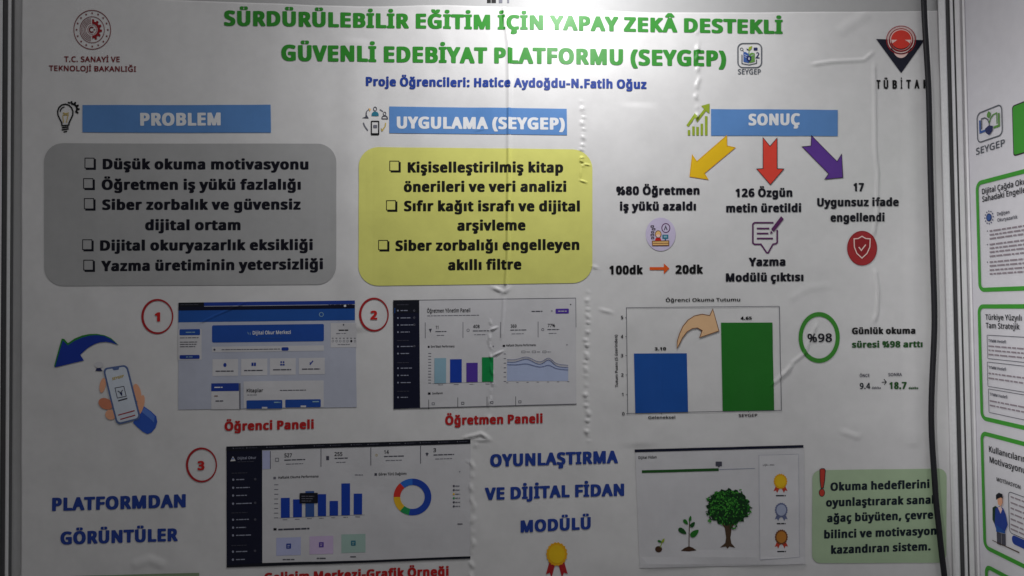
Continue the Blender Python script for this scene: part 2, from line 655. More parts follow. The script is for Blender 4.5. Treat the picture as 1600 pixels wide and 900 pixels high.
def cut(bm, g):
    """cut printed faces along a coarse grid and finely across the wrinkles they cross, so that they follow the sheet"""
    def bis(geomf, co, no):
        if not geomf:
            return
        es = {e for f in geomf for e in f.edges}
        vv = {v for f in geomf for v in f.verts}
        bmesh.ops.bisect_plane(bm, geom=list(geomf) + list(es) + list(vv), plane_co=co, plane_no=no, dist=1e-4)
    xs = [v.co.x for v in bm.verts]
    ys = [v.co.y for v in bm.verts]
    X0, X1, Y0, Y1 = min(xs), max(xs), min(ys), max(ys)
    for i in range(math.ceil(X0 / g), math.floor(X1 / g) + 1):
        bis([f for f in bm.faces if min(v.co.x for v in f.verts) < i * g < max(v.co.x for v in f.verts)], (i * g, 0, 0), (1, 0, 0))
    for i in range(math.ceil(Y0 / g), math.floor(Y1 / g) + 1):
        bis([f for f in bm.faces if min(v.co.y for v in f.verts) < i * g < max(v.co.y for v in f.verts)], (0, i * g, 0), (0, 1, 0))
    for pts, w, a, bead in CREASES:
        if w > 9:
            continue
        for i in range(len(pts) - 1):
            (ax, ay), (bx, by) = pts[i], pts[i + 1]
            q0, q1, q2, q3 = min(ax, bx) - w, max(ax, bx) + w, min(ay, by) - w, max(ay, by) + w
            if q1 < X0 or q0 > X1 or q3 < Y0 or q2 > Y1:
                continue
            L = math.hypot(bx - ax, by - ay)
            dx, dy = (bx - ax) / L, (by - ay) / L

            def near():
                out = []
                for f in bm.faces:
                    fx = [v.co.x for v in f.verts]
                    fy = [v.co.y for v in f.verts]
                    if max(fx) > q0 and min(fx) < q1 and max(fy) > q2 and min(fy) < q3:
                        dd = [-(v.co.x - ax) * dy + (v.co.y - ay) * dx for v in f.verts]
                        if min(dd) < w and max(dd) > -w:
                            out.append(f)
                return out
            if not near():
                continue
            for k in (-1, -.66, -.33, 0, .33, .66, 1):
                bis(near(), (ax - dy * w * k, ay + dx * w * k, 0), (-dy, dx, 0))
            if bead or L < 40:
                st = min(bead / 4 if bead else 9, 6)
                for j in range(int(L / st) + 2):
                    t = (j - .5) * st
                    bis([f for f in near() if True], (ax + dx * t, ay + dy * t, 0), (dx, dy, 0))


def mesh_obj(name, verts, faces, mats, parent=None, smooth=False):
    me = bpy.data.meshes.new(name)
    me.from_pydata([tuple(v) for v in verts], [], faces)
    for q in mats:
        me.materials.append(q)
    if smooth:
        for p in me.polygons:
            p.use_smooth = True
    me.update()
    o = bpy.data.objects.new(name, me)
    COL.objects.link(o)
    if parent is not None:
        o.parent = parent
    return o


def tag(o, label, cat, group=None, kind=None):
    o['label'] = label
    o['category'] = cat
    if group:
        o['group'] = group
    if kind:
        o['kind'] = kind
    return o


class Zm:
    """coordinates measured on an enlarged crop of the photograph: origin ox, oy and scale"""

    def __init__(s, ox, oy, k):
        s.ox, s.oy, s.k = ox, oy, k

    def __call__(s, *a):
        if len(a) == 2 and not hasattr(a[0], '__len__'):
            return (s.ox + a[0] / s.k, s.oy + a[1] / s.k)
        return [(s.ox + p[0] / s.k, s.oy + p[1] / s.k) for p in a]

    def x(s, v):
        return s.ox + v / s.k

    def y(s, v):
        return s.oy + v / s.k


# ------------------------------------------------------------------ the booth: wall panel, aluminium posts, side wall
def prism(name, prof, z0, z1, mt, parent=None):
    """vertical extrusion of an (x, y) profile"""
    n = len(prof)
    v = [(x, y, z0) for x, y in prof] + [(x, y, z1) for x, y in prof]
    fs = [(i, (i + 1) % n, n + (i + 1) % n, n + i) for i in range(n)]
    t = tessellate_polygon([[Vector((x, y, 0)) for x, y in prof]])
    fs += [tuple(q) for q in t] + [tuple(n + i for i in q) for q in t]
    o = mesh_obj(name, v, fs, [mt], parent)
    bm = bmesh.new()
    bm.from_mesh(o.data)
    bmesh.ops.recalc_face_normals(bm, faces=bm.faces)
    bm.to_mesh(o.data)
    bm.free()
    return o


def X(px):
    return wallpt(px, 450).x


panel_m = mat('panel_laminate', (180, 180, 181), rough=0.5, bump=0.12, var=0.04)
alu = mat('brushed_aluminium', (228, 228, 230), rough=0.33, metal=0.1, bump=0.05, var=0.08, nscale=300)
groove_shade = mat('groove_shade_grey', (84, 84, 86), rough=0.6, bump=0.0)  # dark grey that puts the shade of post grooves and gaps into colour
ZB, ZT = 0.60, 2.20

wall = prism('wall_panel', [(X(-700), 0.0015), (X(1492), 0.0015), (X(1492), 0.0065), (X(-700), 0.0065)], ZB, ZT, panel_m)
tag(wall, 'white exhibition wall panel the big poster is stuck on', 'wall panel')
k = Ink(Flat)
k.rect(761, -14, 767, 4.5, 'black', 1)
k.rect(768, -14, 775, 4.5, 'black', 1)
k.rect(779.5, -14, 785, 4.5, 'greek', 1)
k.rect(792.5, -14, 795.5, 4.5, 'greek', 1)
k.build('printed_mark', wall)

mm = 0.001


def sec(*pts):
    """profile points given as (photo column at mid height, millimetres in front of the wall)"""
    return [(wallpt(px, 450, -d * mm).x, -d * mm) for px, d in pts]


# left post: flat lips with dark strips standing in for the shade of the grooves between
lp = prism('aluminium_post', sec((-40, -22), (-40, 9), (0.4, 9), (1.6, 8), (1.8, -12), (9.6, -12), (9.8, 8), (10.8, 9.5), (14.2, 9.5), (15.4, 8), (15.6, -12), (20.5, -12), (20.5, -22)), ZB, ZT, alu)
tag(lp, 'grooved aluminium post along the left edge of the big poster', 'post', 'aluminium posts of the booth frame')
prism('groove_shade_strip', sec((2.2, -11.6), (2.2, 4.5), (9.4, 4.5), (9.4, -11.6)), ZB + .01, ZT - .01, groove_shade, lp)
prism('groove_shade_strip', sec((16.0, -11.6), (16.0, 3), (20.2, -0.5), (20.2, -11.6)), ZB + .01, ZT - .01, groove_shade, lp)

# corner post between the two walls
rp_ = prism('aluminium_post', sec((1476.5, -22), (1476.5, 0.5), (1478, 4), (1482, 6.5), (1487.6, 7.5), (1489, 6.5), (1489.2, -12), (1495.4, -12), (1495.6, 6.5), (1496.8, 8),
                                  (1500, 8), (1500.8, 7), (1501.0, -12), (1503.0, -12), (1503.0, -22)), ZB, ZT, alu)
tag(rp_, 'grooved aluminium corner post between the big poster and the side wall', 'post', 'aluminium posts of the booth frame')
prism('groove_shade_strip', sec((1489.5, -11.6), (1489.5, 2.5), (1495.2, 2.5), (1495.2, -11.6)), ZB + .01, ZT - .01, groove_shade, rp_)  # dark fill in place of the groove's own shade
prism('groove_shade_strip', sec((1501.2, -11.6), (1501.2, 5), (1502.8, 5), (1502.8, -11.6)), ZB + .01, ZT - .01, groove_shade, rp_)

# side wall, running towards the camera
a = CORNER
b = CORNER + SDIR * 0.62
n_ = -SNOR * 0.006
sw = prism('side_panel', [(a.x, a.y), (b.x, b.y), (b.x + n_.x, b.y + n_.y), (a.x + n_.x, a.y + n_.y)], ZB, ZT, panel_m)
prism('edge_strip', sec((1503.2, -20), (1503.2, 8), (1504.2, 9), (1510.5, 9), (1511.4, 8), (1511.8, 4), (1514.8, 4), (1515.4, 8), (1518.5, 9), (1519.5, 8), (1519.5, -20)), ZB, ZT, mat('white_edge_plastic', (224, 223, 225), rough=0.4, bump=0.05), sw)
tag(sw, 'white side wall panel on the right carrying the green framed poster', 'wall panel')

# ------------------------------------------------------------------ the big poster: one wrinkled laminated sheet
TOPX = [20, 120, 310, 420, 500, 600, 700, 800, 900, 1020, 1200, 1352, 1482]
TOPY = [-9, -6, 2, 6, 9.5, 10.5, 8.5, 12, 16, 20, 20, 18.5, 17]
NX, NY = 600, 425
us = np.linspace(0, 1, NX)
vs_ = np.linspace(0, 1, NY)
LX, RX = 35.0, 1476.0
gx = LX + (RX - LX) * us
G = np.zeros((NY, NX, 2))
topc = np.interp(gx, TOPX, TOPY)
for j, v in enumerate(vs_):
    y = topc + (1030 - topc) * v
    G[j, :, 1] = y
    G[j, :, 0] = gx + (y - 450) * (0.026 * us - 0.004 * (1 - us))
P = G.reshape(-1, 2)
pts3 = Poster.to3d(P, np.zeros(len(P)))
idx = np.arange(NX * NY).reshape(NY, NX)
faces = np.stack([idx[:-1, :-1], idx[1:, :-1], idx[1:, 1:], idx[:-1, 1:]], -1).reshape(-1, 4).tolist()
# thin edge of the sheet, turned back to the wall
rim = list(idx[0, :]) + list(idx[1:, -1]) + list(idx[-1, ::-1][1:]) + list(idx[::-1, 0][1:-1])
base = len(pts3)
for i in rim:
    x, y, z = pts3[i]
    pts3.append((x, y + 0.0004, z))
nr = len(rim)
faces += [(rim[i], rim[(i + 1) % nr], base + (i + 1) % nr, base + i) for i in range(nr)]
poster = mesh_obj('exhibition_poster', pts3, faces, [ink('paper')], smooth=True)
tag(poster, 'large wrinkled glossy white poster with green headline, charts and screenshots', 'poster')
PO = poster

# ---- ministry emblem, top left
z = Zm(110, 10, 11.25)
cx, cy = z(411, 426)
e = Ink()
e.ring(cx, cy, 29.0, 30.8, 1.1, 1.1, 'maroon', 1, 64)
e.ring(cx, cy, 19.3, 20.7, .9, .9, 'maroon', 1, 56)
for i in range(16):
    t = R(i * 22.5)
    sx, sy = cx + 24.2 * math.sin(t), cy - 25.8 * math.cos(t)
    e.poly([(sx + (2.0 if q % 2 == 0 else .8) * math.sin(R(q * 36)), sy - (2.1 if q % 2 == 0 else .85) * math.cos(R(q * 36))) for q in range(10)], 'maroon', 1)
for i, rr in enumerate((16.5, 14.3, 12.1, 9.9)):
    e.ring(cx - .5, cy, rr, rr * 1.07, .7, .75, 'maroon', 1, 30, 95, 265)
g = []
for i in range(61):
    a_ = -90 + i * 3
    rr = 15.2 if (i // 5) % 2 == 0 else 12.2
    g.append((cx + rr * math.cos(R(a_)), cy + rr * 1.07 * math.sin(R(a_))))
g2 = [(cx + 8.6 * math.cos(R(-90 + i * 3)), cy + 9.2 * math.sin(R(-90 + i * 3))) for i in range(61)]
e.strip(g, g2, 'crimson', 1)
e.ring(cx, cy, 7.2, 7.7, .6, .6, 'crimson', 1, 36)
e.ring(cx - .6, cy, 4.6, 4.9, 2.0, 2.0, 'maroon', 1, 30, 45, 315)
e.poly([(cx + 3.3 + 1.8 * (1 if q % 2 == 0 else .45) * math.cos(R(q * 36)), cy + 1.9 * (1 if q % 2 == 0 else .45) * math.sin(R(q * 36))) for q in range(10)], 'maroon', 1)
em = e.build('ministry_emblem', PO, 'round dark red emblem with a ring of stars and a half gear')
k = Ink()
k.text('T.C. SANAYİ VE', (103, 98), (189, 98), 8.6, 'maroon', 1, 'M')
k.text('TEKNOLOJİ BAKANLIĞI', (79.5, 112), (214.5, 113), 8.4, 'maroon', 1, 'M')
k.build('lettering', em)

# ---- headline
k = Ink()
k.text('SÜRDÜRÜLEBİLİR EĞİTİM İÇİN YAPAY ZEKÂ DESTEKLİ', (351, 41), (1222, 54), (23.8, 22.2), 'green', 1)
k.build('headline', PO, 'first green headline row, running through the glare')
k = Ink()
k.text('GÜVENLİ EDEBİYAT PLATFORMU (SEYGEP)', (441, 96), (1134, 104.5), (25, 25), 'green', 1)
k.build('headline', PO, 'second green headline row ending in a bracketed name')
k = Ink()
k.text('Proje Öğrencileri: Hatice Aydoğdu-N.Fatih Oğuz', (572.5, 135), (1010, 139.5), 14.2, 'navy', 1)
k.build('subtitle', PO)

# ---- book logo beside the headline
z = Zm(1140, 55, 12.86)
k = Ink()
k.rring(z.x(148), z.y(162), z.x(645), z.y(672), 9, 1.8, 'logogrey', 1)
k.line(z((240, 400), (240, 580), (370, 605), (390, 605), (530, 575), (530, 500)), 1.4, 'logogrey', 1)
k.poly(z((270, 350), (310, 345), (375, 385), (375, 570), (270, 545)), 'slate', 1)
k.poly(z((385, 385), (440, 360), (495, 375), (495, 545), (385, 570)), 'logogreen', 1)
k.line(z((290, 400), (345, 425)), .9, 'shot', 2)
k.line(z((290, 440), (335, 460)), .9, 'shot', 2)
k.line(z((420, 420), (470, 405)), .9, 'shot', 2)
k.line(z((375, 380), (385, 320)), 1.0, 'logogreen', 1)
k.poly(z((365, 305), (380, 250), (445, 225), (430, 285), (390, 320)), 'lime', 2)
k.poly(z((385, 315), (345, 310), (325, 280), (360, 285)), 'logonavy', 2)
k.ring(z.x(235), z.y(290), 2.6, 2.6, .9, .9, 'logogrey', 1, 20)
k.line(z((252, 310), (272, 335)), 1.1, 'logogrey', 1)
k.rrect(z.x(475), z.y(258), z.x(552), z.y(318), 1, 'logonavy', 1)
k.ring(z.x(552), z.y(385), 2.4, 2.6, 1.2, 1.2, 'logonavy', 1, 18, -160, 60)
k.line(z((575, 395), (525, 465), (590, 465)), 1.6, 'logonavy', 1)
lg = k.build('book_logo', PO)
k = Ink()
k.poly(z((380, 420), (428, 445), (425, 500), (405, 535), (380, 552), (352, 532), (332, 495), (332, 445)), 'logonavy', 3)
k.poly(z((380, 450), (398, 480), (388, 512), (372, 512), (362, 480)), 'shot', 4)
k.build('shield', lg)
k = Ink()
k.text('SEYGEP', (1152.4, 116.8), (1188, 117), 8.2, 'logogrey', 1, 'M')
k.build('lettering', lg)

# ---- research institute logo, partly under the cable
z = Zm(1260, 0, 6.0)
cx, cy = z(882, 379)
k = Ink()
k.poly(z((650, 368), (1101, 380), (885, 688)), 'trianglenavy', 1)
lg = k.build('triangle_logo', PO, 'dark triangle pointing down with a red sun disc')
k = Ink()
k.ring(cx, cy, 23.0, 22.6, 1.2, 1.2, 'burgundy', 3, 60)
k.ring(cx, cy, 20.6, 20.2, 1.4, 1.4, 'rosy', 2, 60)
k.ring(cx, cy, 18.4, 18.2, 1.2, 1.2, 'burgundy', 3, 60)
k.ring(cx, cy, 16.9, 16.8, 1.3, 1.3, 'rosy', 3, 60)
k.ell(cx, cy - .8, 15.4, 14.6, 'sundisc', 4, 48)
k.poly(z((790, 377), (846, 378), (818, 398), (800, 412)), 'rosy', 5)
k.poly(z((972, 379), (916, 379), (945, 398), (962, 414)), 'rosy', 5)
k.poly([(cx + 14.8 * math.cos(R(t)), cy + 3.5 + 24.5 * math.sin(R(t))) for t in range(38, 143, 5)], 'rosy', 2)
k.ring(cx, cy + 1.2, 19.5, 20.5, 1.1, 1.1, 'trianglenavy', 4, 30, 35, 145)
k.ring(cx, cy, 16.9, 17.2, 1.0, 1.0, 'burgundy', 5, 30, 15, 165)
k.build('sun_disc', lg)
k = Ink()
for ch, a_, b_, w in (('T', 652, 690, 0), ('Ü', 720, 764, 0), ('B', 803, 845, 0), ('İ', 878, 893, 0), ('T', 928, 970, 0), ('A', 1003, 1050, 0), ('K', 1087, 1130, 0)):
    k.text(ch, z(a_, 836), z(b_, 837), 14.0, 'black', 1, 'B')
k.build('lettering', lg)


# ---- blue heading bars
def bar(pts, body, p0, p1, cap, label):
    k = Ink()
    k.poly(pts, 'blue', 1)
    o = k.build('heading_bar', PO, label)
    t = Ink()
    t.text(body, p0, p1, cap, 'white', 2)
    t.build('lettering', o)


bar([(131, 165), (424, 164.3), (424.5, 207.8), (131, 207.5)], 'PROBLEM', (220.5, 197), (346, 196.5), 20, 'left blue heading bar above the grey box')
bar([(608.7, 166.8), (885.5, 171), (886, 212), (609, 208.5)], 'UYGULAMA (SEYGEP)', (620.5, 201.3), (882.5, 203.8), 18.8, 'middle blue heading bar above the yellow box')
bar([(1110.5, 171), (1308, 172.5), (1308, 213.3), (1110.5, 212.6)], 'SONUÇ', (1168.7, 197), (1248.7, 196.3), 18.3, 'right blue heading bar above three arrows')

# ---- icons beside the bars
z = Zm(80, 150, 13.85)
k = Ink()
pts = [(265, 640), (262, 590), (215, 500), (180, 420), (175, 340), (205, 260), (265, 205), (340, 188), (415, 210), (470, 265), (500, 340), (497, 420), (462, 500), (418, 590), (415, 640)]
k.line(z(*pts), 2.1, 'black', 1)
k.line(z((225, 355), (240, 305), (275, 265), (320, 245)), 1.6, 'black', 1)
for q in ((255, 655, 425, 640), (265, 698, 410, 680), (262, 745, 412, 722), (300, 790, 378, 775)):
    k.line(z((q[0], q[1]), (q[2], q[3])), 1.9, 'black', 1)
k.line(z((300, 590), (285, 450), (295, 420), (400, 420), (385, 470), (362, 590)), 1.3, 'khaki', 1)
k.line(z((285, 375), (345, 395), (410, 375)), 1.5, 'khaki', 1)
k.line(z((390, 150), (450, 165)), 2.2, 'black', 1)
o = k.build('bulb_icon', PO)
k = Ink()
g, g2 = [], []
for i in range(37):
    a_ = -100 + i * 4
    rr = 168 if (i // 4) % 2 == 0 else 128
    g.append(z(478 + rr * math.cos(R(a_)), 290 + rr * math.sin(R(a_))))
    g2.append(z(478 + 88 * math.cos(R(a_)), 290 + 88 * math.sin(R(a_))))
k.strip(g, g2, 'black', 1)
k.build('gear', o)

z = Zm(560, 155, 15.0)
k = Ink()
k.rring(z.x(303), z.y(512), z.x(500), z.y(852), 1.6, 1.7, 'black', 1)
k.rect(z.x(312), z.y(805), z.x(492), z.y(846), 'black', 1)
k.rect(z.x(360), z.y(610), z.x(450), z.y(680), 'greek', 1)
k.line(z((130, 560), (160, 640), (235, 745)), 1.8, 'greek', 1)
k.line(z((650, 560), (640, 640), (575, 730)), 1.8, 'khaki', 1)
k.poly(z((540, 680), (550, 765), (600, 745)), 'khaki', 1)
k.line(z((200, 300), (255, 250)), 1.2, 'greek', 1)
k.poly(z((250, 215), (310, 240), (275, 300)), 'tan', 1)
k.line(z((510, 245), (585, 295)), 1.4, 'greek', 1)
k.line(z((200, 310), (190, 430), (125, 448), (235, 448), (200, 390)), 1.6, 'greekdark', 1)
o = k.build('user_flow_icon', PO)
k = Ink()
k.ring(z.x(400), z.y(235), 2.9, 3.6, 1.1, 1.1, 'greekdark', 1, 24)
k.poly(z((318, 400), (325, 340), (355, 305), (400, 298), (450, 305), (478, 340), (487, 400)), 'teal', 1)
k.ring(z.x(622), z.y(345), 2.6, 3.0, 1.0, 1.0, 'greekdark', 1, 24)
k.line(z((560, 468), (565, 425), (590, 400), (655, 400), (685, 430), (692, 468), (562, 466)), 1.4, 'greekdark', 1)
k.build('user', o)

z = Zm(900, 0, 4.0)
k = Ink()
for x0, x1, y0 in ((697, 712, 815), (725, 740, 792), (750, 766, 795), (777, 792, 775), (804, 820, 728)):
    k.rect(z.x(x0), z.y(y0), z.x(x1), z.y(848), 'lime', 1)
o = k.build('growth_icon', PO)
k = Ink()
k.line(z((695, 790), (741, 724), (757, 752), (812, 680)), 4.2, 'lime', 1)
k.poly(z((780, 664), (833, 650), (831, 712), (814, 700), (800, 684)), 'lime', 2)
k.build('arrow', o)


# ---- text boxes
def checkbox(k, x0, y0, x1, y1, mt, L=2):
    k.rring(x0, y0, x1 - 1.6, y1 - 1.8, .4, 1.2, mt, L, n=2)
    k.poly([(x0 + 2, y1 - 1.8), (x1 - 1.6, y1 - 1.8), (x1 - 1.6, y0 + 2), (x1 + .6, y0 + 2), (x1 + .6, y1 + .4), (x0 + 2, y1 + .4)], mt, L)


def textbox(outline, fill, rows, mt, label, boxes=()):
    k = Ink()
    k.poly(outline, fill, 1)
    o = k.build('text_box', PO, label)
    for body, p0, p1, cap in rows:
        t = Ink()
        t.text(body, p0, p1, cap, mt, 2)
        t.build('text_line', o)
    for q in boxes:
        c = Ink()
        checkbox(c, *q, mt)
        c.build('checkbox', o)
    return o


def quad_rr(x0, x1, yl0, yr0, yl1, yr1, r):
    """rounded box whose left side runs yl0..yl1 and right side yr0..yr1"""
    out = []
    for x, y in rrpts(0, 0, x1 - x0, 1000, r, 0, 1000 * r / (yl1 - yl0), 9):
        u, v = x / (x1 - x0), y / 1000
        out.append((x0 + x, (yl0 * (1 - u) + yr0 * u) * (1 - v) + (yl1 * (1 - u) + yr1 * u) * v))
    return out


textbox(quad_rr(71, 526.5, 224.5, 225, 447, 444.5, 30), 'greybox', [
    ('Düşük okuma motivasyonu', (162, 265), (483, 265.5), 16.4),
    ('Öğretmen iş yükü fazlalığı', (160.3, 297), (471, 297), 16.4),
    ('Siber zorbalık ve güvensiz', (161, 328.3), (471, 328), 16.4),
    ('dijital ortam', (228, 360), (377, 360), 16.4),
    ('Dijital okuryazarlık eksikliği', (158, 392), (490, 391), 16.4),
    ('Yazma üretiminin yetersizliği', (160, 424), (506, 421), 16.4)], 'ink', 'rounded grey text box on the left with five ticked problems', [
    (134.2, 247, 151, 265.5), (132, 279, 149.3, 297), (133, 310, 150.3, 329), (130, 374.2, 147.5, 392.5), (131.8, 406, 149.5, 424.5)])
textbox(quad_rr(561.5, 925.5, 230, 234.5, 447, 442, 31), 'yellowbox', [
    ('Kişiselleştirilmiş kitap', (637.4, 270.2), (880, 270.5), 16.4),
    ('önerileri ve veri analizi', (631.5, 300.5), (885, 300.5), 16.4),
    ('Sıfır kağıt israfı ve dijital', (632, 330.6), (906, 331), 16.4),
    ('arşivleme', (715, 361), (821.4, 360.5), 16.4),
    ('Siber zorbalığı engelleyen', (618.6, 392.4), (905.2, 390.8), 16.4),
    ('akıllı filtre', (700.5, 422.6), (815, 421.4), 16.4)], 'olive', 'rounded yellow text box in the middle with three ticked features', [
    (609, 251.5, 626, 269.5), (604.2, 313.3, 621.2, 331), (591.8, 375.2, 608.7, 392.8)])

# ---- three arrows and the results under them
z = Zm(930, 200, 3.6)


def printed_arrow(pts, fill, edge, label, w=.9):
    k = Ink()
    k.outlined(pts, fill, edge, w)
    k.build('printed_arrow', PO, label)


printed_arrow(z((737, 45), (738, 103), (785, 112), (612, 256), (633, 291), (530, 275), (544, 152), (570, 190)), 'gold', 'goldmid', 'yellow arrow pointing down left')
printed_arrow(z((940, 56), (980, 105), (1020, 58), (1020, 231), (1058, 232), (982, 321), (905, 232), (941, 230)), 'arrowred', 'outline', 'red arrow pointing straight down')
printed_arrow(z((1212, 45), (1357, 190), (1383, 148), (1389, 281), (1286, 291), (1309, 260), (1160, 108), (1210, 103)), 'purple', 'outline', 'purple arrow pointing down right')


def words(name, rows, mt, label=None, font='B'):
    k = Ink()
    for body, p0, p1, cap in rows:
        k.text(body, p0, p1, cap, mt, 1, font)
    return k.build(name, PO, label)


words('result_text', [('%80 Öğretmen', (962.5, 305), (1092.5, 304.5), 13.2), ('iş yükü azaldı', (968.3, 329.3), (1087, 329), 13.2)], 'ink')
words('result_text', [('126 Özgün', (1148.6, 308.3), (1237, 308), 13.2), ('metin üretildi', (1134, 332.2), (1250.8, 331.8), 13.2)], 'ink')
words('result_text', [('17', (1332.5, 299.5), (1348.8, 299.5), 13.2), ('Uygunsuz ifade', (1275.7, 323), (1403, 322.6), 13.2), ('engellendi', (1296.7, 346.8), (1381, 346.4), 13.2)], 'ink')
words('result_text', [('100dk', (952, 428.8), (1004, 428.4), 13.6)], 'black')
words('result_text', [('20dk', (1055, 428), (1098, 427.6), 13.6)], 'black')
words('result_text', [('Yazma', (1169.4, 416), (1226.4, 415.5), 13.2), ('Modülü çıktısı', (1133.6, 440.2), (1254.4, 439.4), 13.2)], 'ink')
k = Ink()
k.poly(z((305, 783), (385, 783), (385, 762), (416, 790), (385, 822), (385, 799), (305, 799)), 'orange', 1)
k.build('printed_arrow', PO, 'small orange arrow between two times')

# desk worker icon
z = Zm(1000, 335, 6.957)
k = Ink()
k.ell(z.x(222), z.y(218), 163 / 6.957, 181 / 6.957, 'lilac', 1, 56)
o = k.build('worker_icon', PO)
k = Ink()
k.outlined(z((130, 292), (310, 288), (310, 338), (132, 340)), 'tan', 'brown', 1.1, 3)
k.line(z((140, 316), (305, 314)), .8, 'brown', 4)
k.poly(z((158, 292), (166, 262), (195, 250), (222, 262), (230, 290)), 'rednum', 2)
k.ell(z.x(195), z.y(216), 4.6, 5.4, 'tan', 3, 24)
k.ring(z.x(195), z.y(216), 5.0, 5.8, .9, .9, 'brown', 4, 24)
k.ell(z.x(195), z.y(236), 3.0, 2.4, 'rosy', 4, 18)
k.rect(z.x(240), z.y(222), z.x(305), z.y(268), 'teal', 2)
k.rect(z.x(255), z.y(234), z.x(290), z.y(255), 'barteal', 3)
k.rect(z.x(265), z.y(268), z.x(280), z.y(290), 'teal', 2)
k.ring(z.x(278), z.y(150), 6.9, 7.6, 1.3, 1.3, 'plum', 2, 32)
k.line(z((262, 172), (276, 130), (292, 172)), 1.5, 'greekdark', 2)
for q in ((112, 122, 150, 145), (125, 152, 165, 175), (118, 185, 152, 208), (112, 215, 152, 240), (118, 248, 152, 272)):
    k.rring(z.x(q[0]), z.y(q[1]), z.x(q[2]), z.y(q[3]), .3, 1.1, 'outline', 2, n=2)
k.build('figure', o)

# message icon with pencil
k = Ink()
k.line(z((1445, 92), (1240, 92), (1222, 108), (1222, 312), (1240, 326), (1310, 326), (1372, 418), (1388, 418), (1440, 326), (1472, 320), (1486, 306), (1486, 170)), 2.4, 'plum', 1)
for x1, y in ((1400, 155), (1390, 209), (1440, 263)):
    k.line(z((1265, y), (x1, y)), 2.4, 'plum', 1)
o = k.build('message_icon', PO)
k = Ink()
k.poly(z((1527, 22), (1556, 52), (1448, 192), (1420, 162)), 'plum', 2)
k.poly(z((1416, 178), (1438, 202), (1408, 216)), 'plum', 2)
k.build('pencil', o)

# shield badge
z = Zm(1200, 200, 4.0)
k = Ink()
k.ell(z.x(584), z.y(752), 23.6, 27.0, 'burgundy', 1, 56)
k.ring(z.x(584), z.y(752), 23.6, 27.0, 1.0, 1.0, 'crimson', 2, 56)
random.seed(4)
for i in range(26):
    t, rr = random.uniform(0, 6.28), random.uniform(.45, .9)
    x, y = z.x(584) + 23 * rr * math.cos(t), z.y(752) + 26 * rr * math.sin(t)
    k.line([(x - random.uniform(1, 3.4), y), (x + random.uniform(1, 3.4), y + random.uniform(-1.2, 1.2))], .45, 'rednum', 2)
o = k.build('shield_badge', PO)
sh = z((582, 678), (606, 692), (634, 694), (632, 745), (614, 785), (582, 814), (550, 785), (534, 745), (532, 694), (558, 692))
k = Ink()
k.poly(sh, 'crimson', 3)
k.line(sh, 1.7, 'rosy', 4, True)
k.line(z((562, 745), (578, 766), (606, 730)), 1.8, 'rosy', 4)
k.build('shield', o)


# ---- number badges
def badge(box, num, nb, label):
    x0, y0, x1, y1 = box
    k = Ink()
    k.ring((x0 + x1) / 2, (y0 + y1) / 2, (x1 - x0) / 2, (y1 - y0) / 2, 2.9, 3.0, 'burgundy', 1, 64, ecc=.8)
    o = k.build('number_badge', PO, label)
    t = Ink()
    t.text(num, (nb[0], nb[2]), (nb[1], nb[2]), nb[3], 'rednum', 2)
    t.build('numeral', o)


badge((222, 467, 272, 522), '1', (243, 251.5, 502.3, 14.4), 'red ring around the number one')
badge((562.5, 465, 608.5, 518), '2', (580, 590.7, 499.2, 13.8), 'red ring around the number two')
badge((291.7, 698.6, 340.5, 753.2), '3', (310, 320.8, 734, 14.4), 'red ring around the number three')

# ---- curved blue arrow and the hand with a phone
z = Zm(60, 480, 4.285)
outer = [(205, 255), (250, 225), (300, 203), (350, 190), (400, 186), (450, 193), (495, 215), (542, 252)]
inner = [(500, 238), (460, 231), (420, 235), (385, 246), (345, 268), (310, 297), (288, 318), (312, 356)]
k = Ink()
k.poly(z((113, 396), (164, 210), (180, 212), (205, 240), (250, 209), (300, 189), (350, 179), (400, 178), (450, 187), (495, 207), (545, 254), (470, 222), (205, 262), (125, 402)), 'curvedgreen', 1)
k.poly(z((120, 402), (172, 222), *outer, *inner), 'curvedblue', 2)
k.build('printed_arrow', PO, 'curved blue and green arrow above the hand with a phone')

k = Ink()
k.poly(z((640, 772), (672, 720), (712, 660), (760, 695), (795, 728), (802, 765), (790, 805), (762, 838), (735, 848), (705, 832), (670, 802)), 'sleeve', 1)
k.poly(z((700, 700), (716, 668), (760, 700), (786, 730), (780, 770), (750, 740)), 'sleevelight', 2)
o = k.build('phone_picture', PO)
for c in ((437, 522, 20, 50, 10), (457, 645, 50, 36, 25), (490, 718, 36, 34, 20), (668, 572, 26, 62, -12), (690, 655, 24, 70, 15)):
    p = []
    for i in range(24):
        t = R(i * 15)
        x, y = c[2] * math.cos(t), c[3] * math.sin(t)
        q = R(c[4])
        p.append(z(c[0] + x * math.cos(q) - y * math.sin(q), c[1] + x * math.sin(q) + y * math.cos(q)))
    k = Ink()
    k.poly(p, 'skindark' if c[2] == 50 else 'skin', 1 + (c[0] < 600) + (c[1] > 600) * .5)
    k.build('finger', o)


def bil(c, u, v):
    (ax, ay), (bx, by), (cx_, cy_), (dx, dy) = c
    return (ax * (1 - u) * (1 - v) + bx * u * (1 - v) + cx_ * u * v + dx * (1 - u) * v, ay * (1 - u) * (1 - v) + by * u * (1 - v) + cy_ * u * v + dy * (1 - u) * v)


